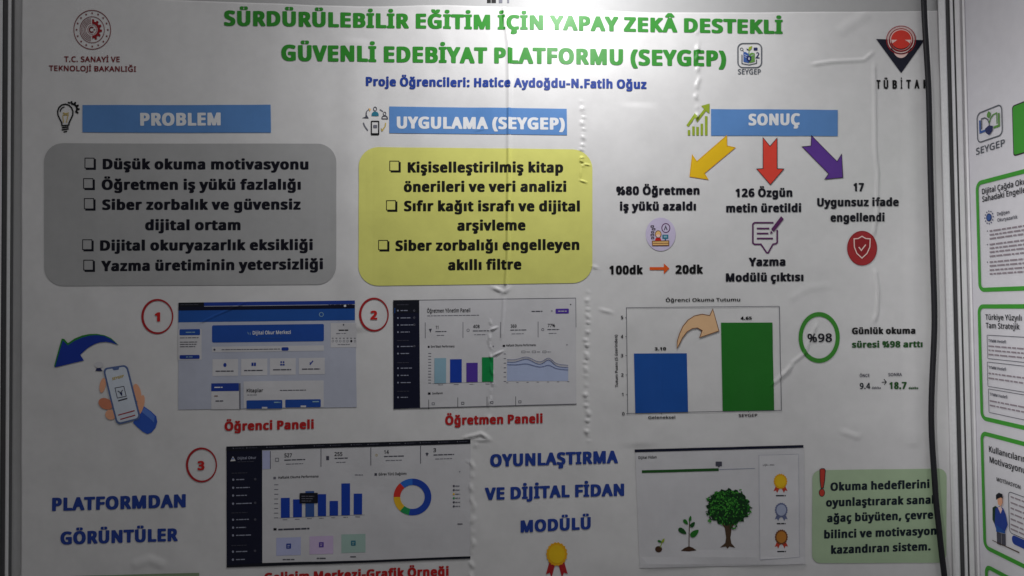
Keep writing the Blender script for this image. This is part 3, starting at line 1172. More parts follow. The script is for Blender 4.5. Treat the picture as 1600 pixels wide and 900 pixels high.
q4 = z((438, 408), (602, 383), (697, 745), (530, 788))
body = [bil(q4, x, y) for x, y in rrpts(0, 0, 1, 1, .17, 0, .085)]
scr = [bil(q4, x, y) for x, y in rrpts(.07, .03, .93, .97, .13, 0, .065)]
k = Ink()
k.poly(body, 'phoneblue', 3)
k.poly(scr, 'screen', 4)
P_ = lambda u, v: bil(q4, u, v)
k.poly([P_(.38, .03), P_(.66, .03), P_(.62, .065), P_(.42, .065)], 'phoneblue', 5)
k.text('SEYGEP', P_(.26, .23), P_(.74, .215), 4.2, 'khaki', 5)
k.line([P_(.3, .37), P_(.66, .37), P_(.66, .55), P_(.3, .55)], 1.0, 'greekdark', 5, True)
k.line([P_(.38, .43), P_(.48, .47), P_(.58, .43)], 1.3, 'greekdark', 5)
k.poly([P_(.43, .47), P_(.54, .47), P_(.5, .54)], 'logonavy', 5)
k.line([P_(.3, .6), P_(.68, .59)], 2.0, 'greekdark', 5)
k.line([P_(.16, .84), P_(.84, .83)], 1.6, 'ribbonred', 5)
k.line([P_(.2, .92), P_(.82, .91)], 1.6, 'ribbonred', 5)
k.build('phone', o)
k = Ink()
k.poly(z((388, 425), (395, 408), (420, 404), (436, 428)), 'logonavy', 1)
k.ell(z.x(412), z.y(385), 7, 5, 'shotcard', 1, 20)
k.build('cup', o)


def greek(k, x0, y, x1, mt='greek', h=1.2, L=3, kk=0.0, seed=0):
    """a row of illegibly small print, as broken dashes"""
    rnd = random.Random(int(x0 * 7 + y * 13) + seed)
    x = x0
    while x < x1 - .4:
        w = min(rnd.uniform(3, 9) * max(1, h / 1.2) * .9, x1 - x)
        yy = y + kk * (x - x0)
        k.rect(x, yy - h / 2, x + w, yy + h / 2, mt, L, kk)
        x += w + .9


# ---- screenshot 1: reader page
z = Zm(270, 450, 4.5)
S1 = -.0125
def zr(k, x0, y0, x1, y1, mt, L, kk=S1):
    k.rect(z.x(x0), z.y(y0), z.x(x1), z.y(y1), mt, L, kk)
k = Ink()
k.poly(z((45, 103), (1288, 88), (1297, 836), (45, 853)), 'shot', 1)
sh1 = k.build('screenshot', PO, 'first screenshot with blue page header and book cards')
k = Ink()
zr(k, 45, 103, 225, 140, 'shotblack', 2)
zr(k, 225, 101, 1288, 126, 'shotnavy', 2)
zr(k, 45, 133, 1288, 158, 'sidebar', 3)
zr(k, 45, 157, 1288, 241, 'shotmid', 2)
k.ring(z.x(1050), z.y(186), 3.6, 3.6, .9, .9, 'barteal', 3, 24)
zr(k, 1210, 118, 1226, 132, 'white', 4)
greek(k, z.x(60), z.y(118), z.x(185), 'greekdark', 1.0, 4, S1)
greek(k, z.x(1100), z.y(118), z.x(1275), 'greekdark', .9, 4, S1)
k.build('page_header', sh1)
k = Ink()
k.rrect(z.x(283), z.y(262), z.x(1068), z.y(383), 2.4, 'shotblue', 2, S1)
k.text('Dijital Okur Merkezi', z(570, 327), z(836, 322), 5.6, 'white', 3, 'M')
k.line(z((535, 308), (540, 325)), .8, 'barteal', 3)
k.line(z((552, 312), (552, 330)), .8, 'barteal', 3)
greek(k, z.x(590), z.y(352), z.x(770), 'slate', .9, 3, S1)
k.build('banner', sh1)
k = Ink()
zr(k, 45, 290, 210, 505, 'shotcard', 2)
k.rrect(z.x(55), z.y(290), z.x(200), z.y(332), 1.4, 'shotblue', 3, S1)
k.rrect(z.x(55), z.y(471), z.x(196), z.y(498), 1.4, 'shotnavy', 3, S1)
greek(k, z.x(100), z.y(311), z.x(165), 'barteal', 1.4, 4, S1)
greek(k, z.x(100), z.y(484), z.x(150), 'barteal', 1.2, 4, S1)
for y in (350, 380, 396, 412):
    greek(k, z.x(58), z.y(y), z.x(190 - (y % 7) * 4), 'greekdark', 1.1, 3, S1)
k.build('side_card', sh1)
k = Ink()
zr(k, 283, 412, 1068, 450, 'shotcard', 2)
k.ell(z.x(300), z.y(433), 1.6, 1.6, 'greekdark', 3, 14)
greek(k, z.x(350), z.y(433), z.x(760), 'greekdark', 1.0, 3, S1)
k.rrect(z.x(770), z.y(416), z.x(820), z.y(440), 2.0, 'shotnavy', 3, S1)
k.build('search_row', sh1)
for i, x0 in enumerate((285, 488, 688, 892)):
    k = Ink()
    zr(k, x0, 500 - i * 3, x0 + 182, 618 - i * 4, 'shotcard', 2)
    cx_, cy_ = z(x0 + 88, 540 - i * 5)
    if i == 0:
        k.ell(cx_, cy_, 2.6, 3.2, 'shotnavy', 3, 14)
    elif i == 1:
        k.rect(cx_ - 3.4, cy_ - 2.6, cx_ - .4, cy_ + 2.6, 'shotnavy', 3)
        k.rect(cx_ + .4, cy_ - 2.6, cx_ + 3.4, cy_ + 2.6, 'shotnavy', 3)
    elif i == 2:
        for sx in (-1.9, 1.9):
            k.ell(cx_ + sx, cy_ - 2.2, 1.4, 1.6, 'shotnavy', 3, 12)
            k.rect(cx_ + sx - 1.6, cy_ + .6, cx_ + sx + 1.6, cy_ + 3, 'shotnavy', 3)
    else:
        k.line([(cx_ - 2.4, cy_ + 3), (cx_ + 2.6, cy_ - 3.2)], 1.8, 'shotnavy', 3)
        k.line([(cx_ - 2.6, cy_ - .6), (cx_ - .6, cy_ + 1)], 1.4, 'shotnavy', 3)
    greek(k, z.x(x0 + 22), z.y(584 - i * 5), z.x(x0 + 150), 'greekdark', 1.7, 3, S1)
    k.build('menu_card', sh1)
k = Ink()
zr(k, 278, 722, 476, 851, 'shotcard', 2)
zr(k, 278, 669, 472, 724, 'shotnavy', 3)
zr(k, 474, 668, 484, 851, 'greek', 3)
greek(k, z.x(300), z.y(697), z.x(358), 'white', 1.6, 4, S1)
greek(k, z.x(300), z.y(757), z.x(330), 'brown', 1.2, 4, S1)
greek(k, z.x(308), z.y(792), z.x(362), 'greekdark', 1.4, 4, S1)
k.build('filter_panel', sh1)
k = Ink()
zr(k, 505, 655, 1066, 842, 'shotcard', 2)
k.text('Kitaplar', z(527, 732), z(642, 730), 5.6, 'ink', 3, 'M')
greek(k, z.x(530), z.y(750), z.x(598), 'greek', .9, 3, S1)
greek(k, z.x(760), z.y(718), z.x(942), 'greekdark', 1.2, 3, S1)
for x0, y0, x1, y1 in ((525, 788, 776, 848), (797, 783, 1046, 838)):
    k.rrect(z.x(x0), z.y(y0), z.x(x1), z.y(y1), 1.4, 'shotblue', 3, S1)
    greek(k, z.x(x1 - 58), z.y(y0 + 14), z.x(x1 - 12), 'barteal', 1.8, 4, S1)
    k.rect(z.x(x0 + 108), z.y(y1 - 14), z.x(x0 + 146), z.y(y1 - 2), 'shotcard', 4)
k.build('book_list', sh1)
k = Ink()
zr(k, 1115, 246, 1298, 418, 'shotcard', 2)
k.ell(z.x(1207), z.y(258), 1.1, 1.3, 'greekdark', 3, 12)
greek(k, z.x(1172), z.y(296), z.x(1240), 'ink', 1.6, 3, S1)
greek(k, z.x(1155), z.y(320), z.x(1262), 'greek', 1.2, 3, S1)
for i in range(7):
    greek(k, z.x(1124 + i * 26), z.y(352), z.x(1136 + i * 26), 'greekdark', 1.0, 3)
    (k.ell if i == 5 else k.ring)(*((z.x(1131 + i * 26), z.y(372), 1.7, 1.9) + (() if i == 5 else (.5, .5))), 'ink' if i == 5 else 'greek', 3, 16)
greek(k, z.x(1165), z.y(397), z.x(1250), 'greek', .9, 3, S1)
k.build('calendar_card', sh1)
words('caption', [('Öğrenci Paneli', (352, 672.8), (491.5, 669.5), 14.2)], 'red', 'red caption below the first screenshot')

# ---- screenshot 2: teacher dashboard
z = Zm(560, 450, 3.914)
S2 = -.0135
k = Ink()
k.poly(z((217, 75), (1329, 60), (1333, 708), (218, 738)), 'shotcard', 1)
k.line(z((217, 76), (1329, 61), (1331, 240)), .7, 'greekdark', 2)
k.line(z((218, 736), (1335, 708)), .9, 'greekdark', 2)
sh2 = k.build('screenshot', PO, 'second screenshot with dark menu and four coloured columns')
k = Ink()
k.poly(z((217, 75), (375, 73), (380, 733), (218, 739)), 'sidebar', 2)
k.poly(z((217, 75), (375, 73), (376, 150), (217, 154)), 'shotblack', 3)
for y in (103, 321, 456, 630):
    greek(k, z.x(240), z.y(y), z.x(312), 'greekdark', .9, 4, S2)
for i, y in enumerate((138, 183, 226, 269, 357, 400, 489, 533, 577, 667)):
    k.ell(z.x(246), z.y(y), 1.3, 1.4, 'greeklight', 4, 12)
    greek(k, z.x(262), z.y(y), z.x(305 + (i * 17) % 38), 'greeklight', 1.3, 4, S2)
for y in (138, 181, 224, 355):
    k.ring(z.x(345), z.y(y), 1.5, 1.6, .6, .6, 'greek', 4, 14)
k.rect(z.x(226), z.y(122), z.x(229), z.y(154), 'shotmid', 4)
k.build('menu_bar', sh2)
k = Ink()
k.text('Öğretmen Yönetim Paneli', z(423, 152), z(686, 148), 6.2, 'ink', 2, 'M')
greek(k, z.x(424), z.y(170), z.x(740), 'greek', 1.0, 2, S2)
greek(k, z.x(1060), z.y(143), z.x(1126), 'greekdark', 1.5, 2, S2)
k.ring(z.x(1183), z.y(140), 1.2, 1.3, .5, .5, 'greek', 2, 14)
k.rrect(z.x(1206), z.y(127), z.x(1287), z.y(157), 1.2, 'barpurple', 2, S2)
greek(k, z.x(1222), z.y(142), z.x(1274), 'shotcard', 1.2, 3, S2)
k.ell(z.x(1298), z.y(101), 1.0, 1.0, 'ink', 2, 12)
k.build('page_header', sh2)
k = Ink()
for x, y in ((410, 210), (640, 208), (870, 208), (1098, 205)):
    k.rect(z.x(x), z.y(y), z.x(x + 3), z.y(y + 96), 'greekdark', 2)
for body, x0, x1, y in (('11', 476, 492, 250), ('408', 703, 743, 245), ('369', 932, 968, 243), ('77%', 1158, 1203, 239)):
    k.text(body, z(x0, y), z(x1, y), 5.2, 'ink', 2, 'M')
for x0, x1, y in ((474, 545, 266), (702, 800, 262), (930, 1028, 257), (1156, 1230, 254)):
    greek(k, z.x(x0), z.y(y), z.x(x1), 'greekdark', 1.3, 2, S2)
    greek(k, z.x(x0 + 8), z.y(y + 23), z.x(x1 - 16), 'greek', .9, 2, S2)
k.poly(z((434, 250), (452, 248), (443, 273)), 'greekdark', 2)
k.ring(z.x(673), z.y(258), 2.4, 2.4, .7, .7, 'greek', 2, 16)
k.ring(z.x(1128), z.y(254), 2.2, 2.2, .7, .7, 'greekdark', 2, 16)
k.build('figure_row', sh2)
k = Ink()
k.text('Sınıf Bazlı Performans', z(445, 364), z(590, 362), 3.4, 'ink', 2, 'M')
k.rect(z.x(427), z.y(353), z.x(438), z.y(365), 'ink', 2)
k.ell(z.x(826), z.y(356), 1.1, 1.2, 'greek', 2, 12)
for i in range(11):
    k.rect(z.x(430), z.y(397 + i * 18), z.x(448), z.y(401 + i * 18), 'greek', 2)
k.line(z((455, 583), (832, 573)), .4, 'greek', 2)
for x in (490, 585, 680, 778):
    greek(k, z.x(x), z.y(590 - (x - 490) * .015), z.x(x + 30), 'greek', .8, 2)
o = k.build('bar_chart', sh2)
for x0, x1, y0, y1, mt, lb in ((468, 539, 428, 581, 'barteal', 0), (563, 634, 435, 577, 'barblue', 0), (662, 731, 457, 574, 'barpurple', 0), (757, 827, 423, 572, 'bargreen', 0)):
    b_ = Ink()
    b_.rect(z.x(x0), z.y(y0), z.x(x1), z.y(y1), mt, 3, S2)
    b_.build('chart_column', sh2)
k = Ink()
k.text('Haftalık Okuma Performansı', z(905, 357), z(1086, 354), 3.4, 'ink', 2, 'M')
k.rect(z.x(884), z.y(347), z.x(898), z.y(359), 'ink', 2)
k.rect(z.x(1270), z.y(345), z.x(1281), z.y(349), 'greek', 2)


def curve(b0, amp, sh):
    out = []
    for i in range(41):
        x = 910 + (1283 - 910) * i / 40
        t = i / 40
        y = b0 - amp * math.exp(-((t - .32) / .14) ** 2) - amp * 1.25 * math.exp(-((t - .68) / .09) ** 2) + 26 * t + sh * t
        out.append(z(x, y))
    return out


c1, c2, c3 = curve(436, 26, 10), curve(450, 28, 10), curve(466, 14, 8)
k.strip(c2, [(x, z.y(568)) for x, y in c2], 'area', 2)
for c in (c1, c2, c3):
    k.line(c, .75, 'line', 4)
for i in range(7):
    k.rect(z.x(890), z.y(400 + i * 28), z.x(904), z.y(404 + i * 28), 'greek', 2)
    greek(k, z.x(905 + i * 62), z.y(578 - i), z.x(918 + i * 62), 'greek', .8, 2)
for i in range(3):
    k.rring(z.x(998 + i * 64), z.y(383), z.x(1022 + i * 64), z.y(396), .3, .5, 'greekdark', 2, n=2)
    greek(k, z.x(1028 + i * 64), z.y(390), z.x(1050 + i * 64), 'greek', .9, 2)
k.build('line_chart', sh2)
k = Ink()
k.text('Sınıflarım', z(455, 649), z(518, 647), 3.2, 'ink', 2, 'M')
k.rect(z.x(428), z.y(637), z.x(444), z.y(650), 'ink', 2)
k.build('row_heading', sh2)
for x, y, u, w in ((431, 681, 460, 706), (608, 668, 640, 703), (786, 664, 817, 699), (961, 662, 988, 695)):
    k = Ink()
    k.rect(z.x(x), z.y(y), z.x(x + 3), z.y(y + 58), 'ink', 2)
    k.rring(z.x(u - 9), z.y(w - 8), z.x(u + 9), z.y(w + 8), .5, .8, 'greek' if x < 500 else 'greekdark', 2, n=3)
    k.build('class_card', sh2)
words('caption', [('Öğretmen Paneli', (696, 663.6), (848, 660.8), 14.4)], 'red', 'red caption below the second screenshot')

# ---- screenshot 3: progress dashboard
z = Zm(340, 670, 3.8095)
S3 = -.030
k = Ink()
k.poly(z((58, 103), (1507, 60), (1507, 767), (62, 818)), 'shotcard', 1)
k.poly(z((272, 128), (318, 127), (318, 236), (272, 238)), 'lavender', 2)
sh3 = k.build('screenshot', PO, 'third screenshot with dark menu, blue columns and a ring chart')
k = Ink()
k.poly(z((58, 103), (1507, 60), (1507, 86), (58, 130)), 'shotblack', 3)
for x in (100, 180, 300, 400, 580, 676, 800, 900, 1030, 1120, 1210, 1320, 1430):
    k.ell(z.x(x), z.y(115 - (x - 58) * .03), .9, .9, 'greek', 4, 10)
    greek(k, z.x(x + 10), z.y(115 - (x - 48) * .03), z.x(x + 62), 'greekdark', 1.1, 4, S3)
k.poly(z((62, 806), (270, 793), (870, 779), (1507, 753), (1507, 767), (870, 793), (62, 819)), 'shotblack', 3)
k.build('window_frame', sh3)
k = Ink()
k.poly(z((58, 128), (270, 122), (273, 796), (62, 806)), 'sidebar', 2)
k.poly(z((82, 190), (98, 160), (114, 188)), 'shotcard', 4)
k.poly(z((90, 178), (98, 168), (106, 178)), 'shotmid', 5)
k.text('Dijital Okur', z(126, 180), z(236, 176), 4.0, 'greeklight', 4, 'M')
greek(k, z.x(126), z.y(194), z.x(222), 'greekdark', 1.0, 4, S3)
for y in (261, 496, 689):
    greek(k, z.x(90), z.y(y), z.x(185), 'greekdark', 1.0, 4, S3)
for i, y in enumerate((299, 347, 393, 441, 536, 583, 629, 725, 772)):
    k.ell(z.x(100), z.y(y), 1.7, 1.8, 'greeklight', 4, 12)
    greek(k, z.x(118), z.y(y), z.x(170 + (i * 29) % 46), 'greeklight', 1.5, 4, S3)
for y in (296, 436, 535, 720):
    k.ell(z.x(231), z.y(y), 2.0, 2.0, 'greekdark', 4, 14)
k.build('menu_bar', sh3)
k = Ink()
for x, y in ((317, 130), (617, 118), (914, 109), (1209, 98)):
    k.rect(z.x(x), z.y(y), z.x(x + 4), z.y(y + 106), 'greekdark', 2)
for body, x0, x1, y in (('527', 403, 447, 167), ('255', 699, 746, 160), ('14', 995, 1023, 147), ('3', 1287, 1303, 136)):
    k.text(body, z(x0, y), z(x1, y), 6.2, 'ink', 2, 'M')
for x0, x1, y in ((402, 525, 184), (700, 778, 174), (994, 1112, 162), (1288, 1410, 153)):
    greek(k, z.x(x0), z.y(y), z.x(x1), 'greekdark', 1.6, 2, S3)
    greek(k, z.x(x0 + 10), z.y(y + 24), z.x(x1 - 12), 'greek', 1.1, 2, S3)
k.rring(z.x(348), z.y(170), z.x(370), z.y(192), .5, .8, 'greek', 2, n=3)
k.rect(z.x(650), z.y(160), z.x(667), z.y(184), 'greekdark', 2)
k.poly(z((1240, 142), (1250, 138), (1259, 144), (1249, 162)), 'greekdark', 2)
k.ring(z.x(950), z.y(154), 1.8, 1.8, .6, .6, 'khaki', 2, 16)
k.build('figure_row', sh3)
k = Ink()
k.text('Haftalık Okuma Performansı', z(366, 295), z(604, 287), 3.8, 'ink', 2, 'M')
k.rect(z.x(337), z.y(283), z.x(352), z.y(297), 'greek', 2)
greek(k, z.x(820), z.y(272), z.x(868), 'greek', 1.4, 2)
for i in range(8):
    k.rect(z.x(342), z.y(328 + i * 28), z.x(366), z.y(332 + i * 28), 'greek', 2)
k.line(z((370, 528), (880, 508)), .4, 'greek', 2)
for i in range(7):
    greek(k, z.x(392 + i * 72), z.y(538 - i * 3), z.x(420 + i * 72), 'greek', .9, 2)
k.build('chart_heading', sh3)
for x0, x1, y0, y1 in ((382, 434, 408, 526), (454, 506, 417, 523), (527, 579, 368, 521), (601, 650, 386, 516), (671, 721, 426, 513), (741, 792, 322, 511), (814, 864, 383, 506)):
    b_ = Ink()
    b_.rect(z.x(x0), z.y(y0), z.x(x1), z.y(y1), 'slate' if x0 == 527 else 'barblue', 3, -.012)
    b_.build('chart_column', sh3)
k = Ink()
k.rrect(z.x(493), z.y(379), z.x(601), z.y(440), .8, 'shotblack', 5, S3 * .5)
for i, y in enumerate((398, 412, 426)):
    greek(k, z.x(505), z.y(y), z.x(580 - i * 9), 'greek', 1.1, 6)
k.build('tooltip', sh3)
k = Ink()
k.text('Görev Türü Dağılımı', z(962, 275), z(1128, 270), 4.0, 'ink', 2, 'M')
k.rect(z.x(937), z.y(261), z.x(952), z.y(276), 'greekdark', 2)
cx, cy = z(1163, 402)
for a0, a1, mt in ((-90, 101, 'donutblue'), (101, 131, 'donutgreen'), (131, 180, 'donutyellow'), (180, 229, 'donutred'), (229, 270, 'donutmid')):
    k.ring(cx, cy, 29.4, 28.6, 10.4, 10.0, mt, 3, max(4, int((a1 - a0) / 6)), a0, a1)
k.build('ring_chart', sh3)
k = Ink()
for i, mt in enumerate(('donutblue', 'donutmid', 'donutyellow', 'donutgreen', 'barpurple', 'donutred')):
    k.ell(z.x(1408), z.y(337 + i * 24), 1.6, 1.6, 'greekdark' if i in (0, 1, 4, 5) else mt, 3, 14)
    greek(k, z.x(1416), z.y(337 + i * 24), z.x(1446), 'greek', 1.2, 3)
k.ell(z.x(1443), z.y(252), .9, .9, 'greek', 3, 10)
greek(k, z.x(1430), z.y(562), z.x(1460), 'greekdark', 1.4, 3)
k.build('legend', sh3)
k = Ink()
k.rect(z.x(338), z.y(587), z.x(356), z.y(601), 'ink', 2)
greek(k, z.x(366), z.y(596), z.x(550), 'greekdark', 2.6, 2, S3)
for x0, y0, x1, y1, mt, ik, icx in ((355, 645, 500, 751, 'lavender', 'shotnavy', 428), (551, 637, 693, 743, 'mauve', 'barpurple', 622), (741, 625, 884, 735, 'sage', 'teal', 812)):
    k.rect(z.x(x0), z.y(y0), z.x(x1), z.y(y1), mt, 2, S3)
    yc = (y0 + y1) / 2 - 4
    k.rrect(z.x(icx - 14), z.y(yc - 15), z.x(icx + 14), z.y(yc + 15), .8, ik, 3, S3)
    k.rect(z.x(icx - 7), z.y(yc - 7), z.x(icx + 7), z.y(yc - 3), mt, 4)
    k.rect(z.x(icx - 7), z.y(yc + 3), z.x(icx + 5), z.y(yc + 7), mt, 4)
    greek(k, z.x(icx - 34 + (icx - 428) * .04), z.y(y1 + 22), z.x(icx + 34 - (icx - 428) * .04), 'greekdark', 1.5, 3)
k.build('activity_row', sh3)
words('caption', [('Gelişim Merkezi-Grafik Örneği', (414.3, 908.5), (701.7, 898.4), 14.4)], 'red', 'red caption below the third screenshot, cut by the picture edge')

# ---- large blue words
words('heading_text', [('PLATFORMDAN', (81.7, 798.3), (291.7, 791.8), 20.6), ('GÖRÜNTÜLER', (95.3, 850.6), (279.3, 844.6), 20.2)], 'navy', 'blue words at the lower left')
words('heading_text', [('OYUNLAŞTIRMA', (766, 729), (965.4, 723.2), 19.6), ('VE DİJİTAL FİDAN', (757.9, 780.6), (975, 774), 19.2), ('MODÜLÜ', (813.6, 831.5), (923, 826.3), 19.2)], 'navy', 'blue words at the lower middle above a medal')


def medal(name, cx, cy, rx, ry, mts, parent, L=1, label=None, scal=18, drop=1.0):
    rim_, face, rb = mts
    r_ = Ink()
    for s_, (p0, p1, p2) in ((-1, ((-.72, .7), (-1.05, 1.75), (-.2, 1.0))), (1, ((.72, .7), (1.05, 1.7), (.2, 1.0)))):
        pts = [(cx + p0[0] * rx, cy + p0[1] * ry), (cx + p1[0] * rx, cy + p1[1] * ry * drop), (cx + .68 * s_ * rx, cy + 1.6 * ry * drop), (cx + .5 * s_ * rx, cy + 2.02 * ry * drop), (cx + p2[0] * rx, cy + p2[1] * ry)]
        r_.poly(pts, rb, L)
    k = Ink()
    k.poly([(cx + rx * (1 + .045 * math.cos(i * math.pi)) * math.cos(R(i * 180 / scal)), cy + ry * (1 + .045 * math.cos(i * math.pi)) * math.sin(R(i * 180 / scal))) for i in range(2 * scal)], rim_, L + 1)
    k.ell(cx, cy, rx * .78, ry * .78, face, L + 2, 30)
    if parent is PO:
        o = k.build(name, PO, label)
        r_.build('ribbon', o)
    else:
        n = len(k.v)
        k.v += r_.v
        k.m += [q for q in r_.m if q not in k.m]
        k.f += [(tuple(n + i for i in f), k.m.index(r_.m[q])) for f, q in r_.f]
        o = k.build(name, parent, label)
    return o


medal('medal', 870, 865, 16.2, 18.2, ('goldmid', 'gold', 'ribbonred'), PO, label='gold medal with red ribbons below the blue words')

# ---- bar chart
z = Zm(900, 430, 3.75)
k = Ink()
k.line(z((294, 190), (1188, 182), (1200, 790), (302, 808)), .8, 'greekdark', 2, True)
for i, y in enumerate((810, 697, 583, 470, 358, 247)):
    x = 302 - 8 * (810 - y) / 620
    k.line(z((x - 9, y), (x, y)), .7, 'greekdark', 2)
k.line(z((500, 805), (500, 813)), .7, 'greekdark', 2)
k.line(z((1008, 794), (1008, 802)), .7, 'greekdark', 2)
ch = k.build('bar_chart', PO)
for pts, mt, lb in ((z((338, 458), (648, 457), (655, 803), (346, 806)), 'chartblue', 'shorter blue column'), (z((848, 278), (1148, 277), (1158, 790), (857, 795)), 'chartgreen', 'taller green column')):
    b_ = Ink()
    b_.poly(pts, mt, 1)
    b_.build('chart_column', ch, lb)
k = Ink()
k.text('Öğrenci Okuma Tutumu', z(525, 156), z(960, 153), 5.4, 'black', 1, 'M')
k.text('3.10', z(460, 440), z(527, 439), 4.8, 'black', 1)
k.text('4.65', z(963, 261), z(1028, 260), 4.8, 'black', 1)
k.text('Geleneksel', z(422, 841), z(580, 839), 4.6, 'ink', 1, 'M')
k.text('SEYGEP', z(951, 830), z(1060, 828), 4.8, 'outline', 1, 'M')
for c, y, x in (('0', 820, 270), ('1', 707, 268), ('2', 593, 264), ('3', 480, 262), ('4', 368, 262), ('5', 257, 262)):
    k.text(c, z(x, y), z(x + (14 if c != '1' else 9), y), 5.2, 'ink', 1, 'M')
k.text('Tutum Puanı (5 üzerinden)', z(246, 655), z(242, 348), 4.4, 'ink', 1, 'M')
k.build('lettering', ch)
k = Ink()
k.outlined(z((590, 430), (592, 385), (604, 345), (625, 298), (655, 262), (692, 238), (738, 228), (782, 236), (800, 198), (836, 326), (722, 365), (738, 324), (710, 308), (680, 312), (650, 330), (622, 366), (604, 404)), 'tanarrow', 'brown', 1.0, 3)
k.build('growth_arrow', ch)

# ---- percent ring and the words beside it
z = Zm(1200, 400, 4.0)
k = Ink()
k.ring(z.x(316), z.y(509), 32.1, 39.7, 6.2, 7.0, 'badge', 1, 72)
o = k.build('percent_ring', PO)
k = Ink()
k.text('%98', z(243, 538), z(396, 536), 13.2, 'ink', 2, 'M')
k.build('lettering', o)
words('result_text', [('Günlük okuma', z(520, 488), z(912, 486), 10.2)], 'black')
words('result_text', [('süresi %98 arttı', z(520, 573), z(959, 570), 10.2)], 'darkgreen', 'green words below the daily reading line')
k = Ink()
k.text('ÖNCE', z(567, 756), z(628, 755), 5.0, 'greekdark', 1, 'M')
k.text('SONRA', z(745, 750), z(830, 749), 5.0, 'greekdark', 1, 'M')
k.text('9.4', z(568, 830), z(633, 829), 9.6, 'inkgreen', 1, 'M')
k.text('18.7', z(752, 831), z(858, 830), 11.2, 'darkgreen', 1)
k.text('dakika', z(643, 829), z(698, 829), 3.6, 'greekdark', 1, 'M')
k.text('dakika', z(870, 830), z(929, 830), 3.6, 'darkgreen', 1)
k.line(z((704, 788), (730, 785)), 1.1, 'ink', 1)
k.line(z((718, 768), (733, 785), (720, 803)), 1.1, 'ink', 1)
k.build('before_after_text', PO)

# ---- sapling panel
z = Zm(740, 670, 2.963)
S4 = -.027
k = Ink()
k.poly(z((747, 104), (1526, 84), (1532, 622), (768, 640)), 'shotcard', 1)
pn = k.build('sapling_panel', PO, 'pale panel with seed, seedling, tree and three medals')
k = Ink()
k.line(z((745, 100), (1523, 79)), 4.2, 'sidebar', 3)
k.build('top_bar', pn)
k = Ink()
k.text('Dijital Fidan', z(762, 138), z(846, 135), 4.2, 'ink', 2, 'M')
k.text('Dijital Rozetler', z(1336, 170), z(1414, 167), 3.0, 'ink', 2, 'M')
k.build('lettering', pn)
k = Ink()
k.line(z((1130, 186), (1300, 181)), 1.0, 'greeklight', 2)
k.line(z((778, 196), (1132, 186)), 4.2, 'darkgreen', 3)
k.rrect(z.x(1118), z.y(149), z.x(1147), z.y(170), .9, 'greekdark', 3)
k.poly(z((1126, 169), (1140, 169), (1133, 177)), 'greekdark', 3)
k.build('progress_bar', pn)
k = Ink()
k.poly(z((1318, 120), (1500, 115), (1506, 590), (1322, 600)), 'shotlight', 2)
k.line(z((1318, 120), (1500, 115), (1506, 590), (1322, 600)), .3, 'greeklight', 3, True)
for x0, x1, y in ((1396, 1441, 306), (1400, 1441, 435), (1402, 1443, 564)):
    greek(k, z.x(x0), z.y(y), z.x(x1), 'ink', 1.9, 3)
k.build('medal_card', pn)
medal('medal', z.x(1417), z.y(240), 10.4, 11.6, ('goldmid', 'gold', 'ribbon'), pn, 3, 'gold medal', 18, .76)
medal('medal', z.x(1420), z.y(372), 9.6, 11.2, ('silverdark', 'silver', 'silverdark'), pn, 3, 'silver medal', 18, .76)
medal('medal', z.x(1421), z.y(497), 10.0, 11.6, ('brown', 'bronze', 'ribbon'), pn, 3, 'bronze medal', 18, .76)
# tree
random.seed(11)
k = Ink()
k.poly(z((1160, 455), (1166, 500), (1162, 525), (1138, 545), (1165, 540), (1172, 550), (1182, 540), (1208, 546), (1190, 525), (1186, 500), (1192, 455), (1215, 425), (1205, 425), (1186, 445), (1180, 400), (1172, 400), (1168, 445), (1148, 425), (1138, 428)), 'trunk', 3)
tr = k.build('tree', pn)
k = Ink()


def leafblob(k, cx, cy, rx, ry, n, mts, L0, sz):
    for i in range(n):
        t, q = random.uniform(0, 6.283), math.sqrt(random.random())
        lob = 1 + .10 * math.sin(5 * t + 1) + .06 * math.sin(11 * t)
        x, y = cx + rx * q * lob * math.cos(t), cy + ry * q * lob * math.sin(t)
        a_, l = random.uniform(0, 6.283), random.uniform(.6, 1.3) * sz
        w = l * .5
        ca, sa = math.cos(a_), math.sin(a_)
        pts = [(x + dx * ca * l - dy * sa * w, y + dx * sa * l + dy * ca * w) for dx, dy in ((-1, 0), (-.3, .8), (.5, .7), (1, 0), (.5, -.7), (-.3, -.8))]
        k._add(pts, [(0, 1, 2, 3, 4, 5)], random.choice(mts), L0 + (i % 23) * .07)


cx, cy = z(1177, 362)
base_ = []
for i in range(60):
    t = R(i * 6)
    q = .93 + .05 * math.sin(i * 1.7) + .04 * math.sin(i * 4.1)
    base_.append((cx + 35.5 * q * math.cos(t), cy + 31 * q * math.sin(t) * (1 if math.sin(t) < 0 else .92)))
k.poly(base_, 'leafd', 4)
leafblob(k, cx, cy, 34.0, 30.0, 300, ['leafa', 'leafb', 'leafb', 'leafd', 'leafc'], 4.5, 2.5)
leafblob(k, cx - 6, cy - 10, 23, 17, 110, ['leafa', 'leafc', 'leafc'], 6.2, 2.1)
k.build('crown', tr)
k = Ink()
k.line(z((995, 545), (996, 480), (999, 410)), 1.3, 'trunk', 3)
k.poly(z((958, 560), (975, 547), (995, 540), (1012, 546), (1030, 558), (995, 563)), 'soil', 3)


def leaf(k, cx, cy, l, w, ang, mt, L):
    a_ = R(ang)
    pts = []
    for i in range(12):
        t = R(i * 30)
        x, y = l * math.cos(t), w * math.sin(t) * (1 - .35 * math.cos(t))
        pts.append(z(cx + x * math.cos(a_) - y * math.sin(a_), cy + x * math.sin(a_) + y * math.cos(a_)))
    k.poly(pts, mt, L)


